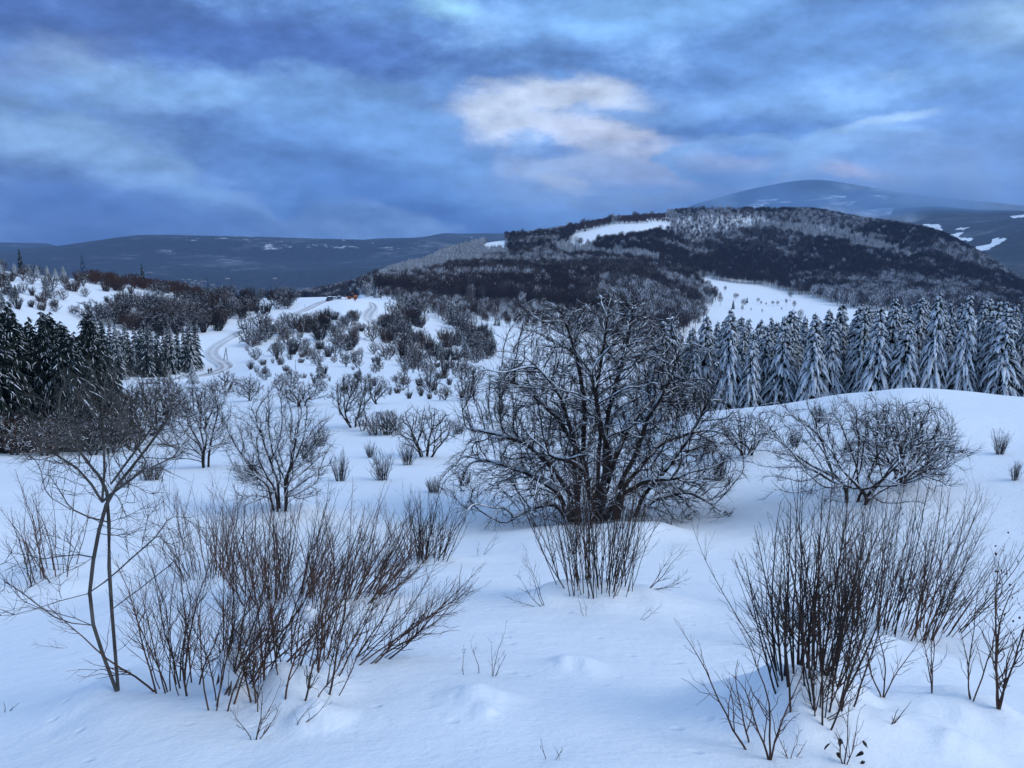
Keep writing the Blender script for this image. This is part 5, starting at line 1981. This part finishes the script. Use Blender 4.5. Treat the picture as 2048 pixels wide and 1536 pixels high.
def loader(px, py, rz):
    c = ground_at(px, py)
    t = thing('wheel_loader', c, 'orange snow-clearing loader with raised blade at the top of the road', 'loader', None, rz)
    bm_obj('chassis', lambda b: bm_box(b, (-.2, 0, 1.05), (4.6, 1.5, .6), (1, .95), .1), M_ORANGE, t)
    bm_obj('engine_hood', lambda b: bm_box(b, (-1.75, 0, 1.8), (1.9, 1.4, .95), (.92, .9), .14), M_ORANGE, t)
    bm_obj('cab', lambda b: bm_box(b, (-.25, 0, 2.2), (1.35, 1.4, 1.75), (.85, .9), .08), M_GLASS, t)
    bm_obj('cab_roof', lambda b: bm_box(b, (-.25, 0, 3.12), (1.4, 1.45, .14), (.95, .95), .04), M_ORANGE, t)
    for sx in (-1, 1):
        for sy in (-1, 1):
            wh = bm_obj('wheel', lambda b: bm_wheel(b, (-.2 + sx * 1.45, sy * .98, .72), .72, .5), M_TYRE, t)
            bm_obj('rim', lambda b: bm_wheel(b, (-.2 + sx * 1.45, sy * 1.0, .72), .40, .5), M_ORANGE, wh)
    for sy in (-1, 1):
        def arm(b):
            bm_box(b, (1.55, sy * .45, 1.5), (2.3, .16, .3), (1, 1), .03)
        bm_obj('arm', arm, M_ORANGE, t)
    mb = MB()
    a = np.linspace(-1.1, 1.15, 8)
    V, F = [], []
    for th in (0, .12):
        for y in (-1.35, 1.35):
            for q in a:
                V.append((2.75 + .75 * (1 - math.cos(q)) + th, y, 1.35 + .95 * math.sin(q)))
    n = len(a)
    for l in (0, 2 * n):
        F += [(l + i, l + i + 1, l + n + i + 1, l + n + i) for i in range(n - 1)]
    for y in (0, n):
        F += [(y + i, y + i + 1, 2 * n + y + i + 1, 2 * n + y + i) for i in range(n - 1)]
    F += [(0, n, 3 * n, 2 * n), (n - 1, 2 * n - 1, 4 * n - 1, 3 * n - 1)]
    mb.add(V, F)
    obj('blade', mb.mesh('blade', M_STEEL), t)
    bm_obj('beacon', lambda b: bm_box(b, (-.25, 0, 3.28), (.2, .2, .2), (.8, .8), .05), M_ORANGE, t)


loader(704, 601, math.pi + .12)


def walker(px, py, hgt, rz, label, jacket, trousers, ph):
    c = ground_at(px, py)
    t = thing('person', c, label, 'person', None, rz, hgt / 1.75)
    J = {'pel': (0, 0, .93), 'ches': (0, -.02, 1.3), 'nk': (0, -.02, 1.47), 'hd': (0, 0, 1.58), 'tp': (0, .01, 1.70),
         'shl': (-.19, -.02, 1.41), 'ell': (-.25, .04 * ph, 1.14), 'wrl': (-.24, .14 * ph, .90), 'hal': (-.23, .17 * ph, .81),
         'shr': (.19, -.02, 1.41), 'elr': (.25, -.06 * ph, 1.14), 'wrr': (.24, -.08 * ph, .90), 'har': (.23, -.09 * ph, .81),
         'hl': (-.10, 0, .88), 'kl': (-.11, -.12 * ph, .50), 'al': (-.11, -.20 * ph, .09), 'tl': (-.12, -.06 - .20 * ph, .04),
         'hr': (.10, 0, .88), 'kr': (.11, .16 * ph, .50), 'ar': (.11, .12 * ph, .09), 'tr': (.12, .26 * ph, .04)}
    E = [('pel', 'ches'), ('ches', 'nk'), ('nk', 'hd'), ('hd', 'tp'), ('ches', 'shl'), ('shl', 'ell'), ('ell', 'wrl'), ('wrl', 'hal'), ('ches', 'shr'), ('shr', 'elr'), ('elr', 'wrr'), ('wrr', 'har'),
         ('pel', 'hl'), ('hl', 'kl'), ('kl', 'al'), ('al', 'tl'), ('pel', 'hr'), ('hr', 'kr'), ('kr', 'ar'), ('ar', 'tr')]
    rad = {'pel': .16, 'ches': .18, 'nk': .07, 'hd': .10, 'tp': .075, 'shl': .085, 'ell': .06, 'wrl': .05, 'hal': .045, 'shr': .085, 'elr': .06, 'wrr': .05, 'har': .045,
           'hl': .105, 'kl': .075, 'al': .055, 'tl': .05, 'hr': .105, 'kr': .075, 'ar': .055, 'tr': .05}
    keys = list(J)
    me = bpy.data.meshes.new('body')
    me.from_pydata([J[k] for k in keys], [(keys.index(a), keys.index(b)) for a, b in E], [])
    o = bpy.data.objects.new('body', me)
    link(o)
    sk = o.modifiers.new('skin', 'SKIN')
    if not me.skin_vertices:
        bpy.context.view_layer.objects.active = o
    for i, k in enumerate(keys):
        sv = me.skin_vertices[0].data[i]
        sv.radius = (rad[k], rad[k])
        sv.use_root = (k == 'pel')
    sb = o.modifiers.new('sub', 'SUBSURF')
    sb.levels = sb.render_levels = 1
    dg = bpy.context.evaluated_depsgraph_get()
    m2 = bpy.data.meshes.new_from_object(o.evaluated_get(dg))
    bpy.data.objects.remove(o)
    for m in (jacket, trousers, mat_simple('skin_tone', (.35, .22, .17), .6, .3), M_TYRE):
        m2.materials.append(m)
    for p in m2.polygons:
        z = p.center.z
        p.use_smooth = True
        p.material_index = 3 if z < .14 else 1 if z < .86 and abs(p.center.x) < .2 else 2 if 1.50 < z < 1.62 else 0 if z < 1.62 else 3
    obj('body', m2, t)
    def pack(b):
        bm_box(b, (0, -.24 if rz > 2 else .24, 1.22), (.30, .18, .44), (.85, .8), .05)
    bm_obj('rucksack', pack, M_TYRE, t)


jk = mat_simple('dark_jacket', (.025, .022, .026), .8, .2)
jk2 = mat_simple('navy_jacket', (.02, .028, .05), .8, .2)
tz = mat_simple('dark_trousers', (.018, .018, .022), .85, .2)
walker(418, 751, 1.68, .5, 'person in dark brown clothes walking on the road, the shorter of two', jk, tz, 1)
walker(423, 750, 1.82, .7, 'person in dark navy clothes walking on the road, the taller of two', jk2, tz, -1)


def post(px, py, hp, r, label, group, name='fence_post', cat='post'):
    c = hit(px, py)
    H = hp * mpp(c)
    mb = MB()
    z = np.array([-.3, H * .5, H * .93, H, H + .001])
    P = np.stack([rng.normal(0, .02, 5), rng.normal(0, .02, 5), z], 1)
    mb.tubes(P[None], np.array([[r, r * .95, r * .9, r * .6, .002]]), 7)
    o = obj(name, mb.mesh(name, M_WOOD), None, c)
    tag(o, label, cat, group)


for i in range(10):
    post(503 + i * 10 + rng.uniform(-2, 2), 752 - i * .3, rng.uniform(4, 6), .07, 'thin wooden fence post in the row crossing the snowfield by the road bend', 'fence posts by the road bend')
for i in range(6):
    post(772 + i * 9 + rng.uniform(-2, 2), 781 + i * .2, rng.uniform(4, 6), .06, 'thin wooden fence post in the short row behind the vase-shaped tree', 'fence posts behind the vase-shaped tree')
for px, py, hp, lab in ((592, 745, 26, 'thin marker pole standing in the shrubs below the road'), (610, 617, 9, 'short dark stake beside the road near its crest')):
    post(px, py, hp, .06, lab, None, 'marker_pole', 'pole')
c = hit(451, 722)
t = thing('utility_pole', c, 'A-shaped wooden pole with two leaning legs beside the road bend', 'pole')
top = at(c, 452, 695) - c
for dx in (-1, 1):
    b0 = hit(451 + dx * 4, 722) - c
    mb = MB()
    mb.tubes(np.array([[b0 - [0, 0, .4], b0 * .5 + top * .5, top]]), np.array([[.11, .10, .08]]), 7)
    obj('leg', mb.mesh('leg', M_WOOD), t)
mb = MB()
m0 = .45
q = [(hit(451 + dx * 4, 722) - c) * (1 - m0) + top * m0 for dx in (-1, 1)]
mb.tubes(np.array([[q[0], (q[0] + q[1]) / 2, q[1]]]), np.array([[.06, .06, .06]]), 6)
obj('crossbar', mb.mesh('crossbar', M_WOOD), t)


def house(px, py, L, W, H, rz, label, group, wall, roofm, lift=0):
    c = hit(px, py)
    t = thing('house', c, label, 'house', group, rz)
    bm_obj('wall', lambda b: bm_box(b, (0, 0, H / 2 - .5 + lift), (L, W, H + 1)), wall, t)

    def roof(b):
        e = .5
        z = H + lift
        v = [b.verts.new(p) for p in ((-L / 2 - e, -W / 2 - e, z), (L / 2 + e, -W / 2 - e, z), (L / 2 + e, W / 2 + e, z), (-L / 2 - e, W / 2 + e, z), (-L / 2 - e, 0, z + W * .42), (L / 2 + e, 0, z + W * .42))]
        for f in ((0, 1, 5, 4), (2, 3, 4, 5), (0, 4, 3), (1, 2, 5), (3, 2, 1, 0)):
            b.faces.new([v[i] for i in f])
    bm_obj('roof', roof, roofm, t)
    for k in (-1, 0, 1):
        bm_obj('window', lambda b: bm_box(b, (k * L * .28, -W / 2 - .02, H * .5 + lift), (L * .1, .08, H * .3)), M_GLASS, t)


M_ROOF = mat_simple('dull_roof', (.22, .22, .24), .9, .1, .1, .5)
M_WALL = mat_simple('rendered_wall', (.17, .165, .16), .9, .1, .1, .5)
M_WALLD = mat_simple('timber_wall', (.10, .08, .07), .9, .1, .2, .5)
house(943, 478, 13, 8, 5, .1, 'small lodge with a snow-covered roof on the wooded ridge', None, M_WALLD, M_SNOWP, 4)
for i, (px, py) in enumerate(((366, 563), (372, 570), (379, 564), (386, 571), (391, 565), (375, 577), (383, 578), (398, 572), (362, 572), (410, 566), (340, 566), (425, 573), (300, 548), (455, 560), (550, 560))):
    house(px, py, rng.uniform(11, 22), rng.uniform(9, 12), rng.uniform(6, 16) if i < 8 else 6, rng.uniform(-.6, .6), 'pale house of the small town on the floor of the far blue valley', 'houses of the valley town', M_WALL, M_ROOF)

# ------------------------------------------------------------------ low cloud hanging on the far mountains


def mist(label, px, py, r, w, d, h, dens, scale, seed, tint=(.80, .90, 1.0, 1)):
    v = ray(px, py)
    c = v / math.hypot(v[0], v[1]) * r
    mb = MB()
    n, m = 20, 12
    V, F = [], []
    for i in range(m + 1):
        th = math.pi * i / m
        for j in range(n):
            a = 2 * math.pi * j / n
            V.append((math.sin(th) * math.cos(a) * w / 2, math.sin(th) * math.sin(a) * d / 2, math.cos(th) * h / 2))
    for i in range(m):
        for j in range(n):
            F.append((i * n + j, (i + 1) * n + j, (i + 1) * n + (j + 1) % n, i * n + (j + 1) % n))
    mb.add(V, F)
    mt = bpy.data.materials.new('mist')
    mt.use_nodes = True
    g = NG(mt.node_tree)
    g.n.clear()
    out = g.node('ShaderNodeOutputMaterial')
    pv = g.node('ShaderNodeVolumePrincipled')
    pv.inputs['Color'].default_value = tint
    tc = g.node('ShaderNodeTexCoord')
    mp = g.node('ShaderNodeMapping')
    mp.inputs['Scale'].default_value = (2.0 / w, 2.0 / d, 2.0 / h)
    g.link(tc.outputs['Object'], mp.inputs[0])
    ln = g.node('ShaderNodeVectorMath', operation='LENGTH')
    g.link(mp.outputs[0], ln.inputs[0])
    mp2 = g.node('ShaderNodeMapping')
    mp2.inputs['Location'].default_value = (seed * 3.7, seed * 1.3, 0)
    mp2.inputs['Scale'].default_value = (1 / scale, 1 / scale, 1.8 / scale)
    g.link(tc.outputs['Object'], mp2.inputs[0])
    nz = g.noise(mp2.outputs[0], 1.0, 4, .6)
    e = g.math('SUBTRACT', g.math('ADD', g.math('MULTIPLY', g.math('SUBTRACT', nz, .5), 2.6), .62), ln.outputs['Value'])
    g.link(g.math('MULTIPLY', g.sstep(e, 0.0, .7), dens), pv.inputs['Density'])
    g.link(pv.outputs[0], out.inputs['Volume'])
    o = obj('mist', mb.mesh('mist', mt), None, tuple(c))
    o.rotation_euler = (0, 0, -math.atan2(v[0], v[1]))
    tag(o, label, None, None, 'stuff')


mist('patch of low cloud drifting up from the valley behind the long hill', 1690, 436, 5400, 1350, 700, 260, .006, 220, 1)
mist('broad cloud bank swallowing the end of the far mountains', 1960, 375, 6600, 2600, 1200, 700, .0032, 520, 2)
mist('thin veil of cloud over the far mountains beyond the long hill', 1760, 400, 6000, 5200, 1700, 800, .0017, 800, 6, (.45, .70, 1.0, 1))
mist('pale cloud rolling over the shoulder between the long hill and the far mountain', 1330, 402, 8600, 2600, 900, 380, .0035, 420, 5)
mist('thin cloud wisp on the shoulder of the far mountain', 1765, 372, 8600, 1200, 600, 280, .004, 240, 3)
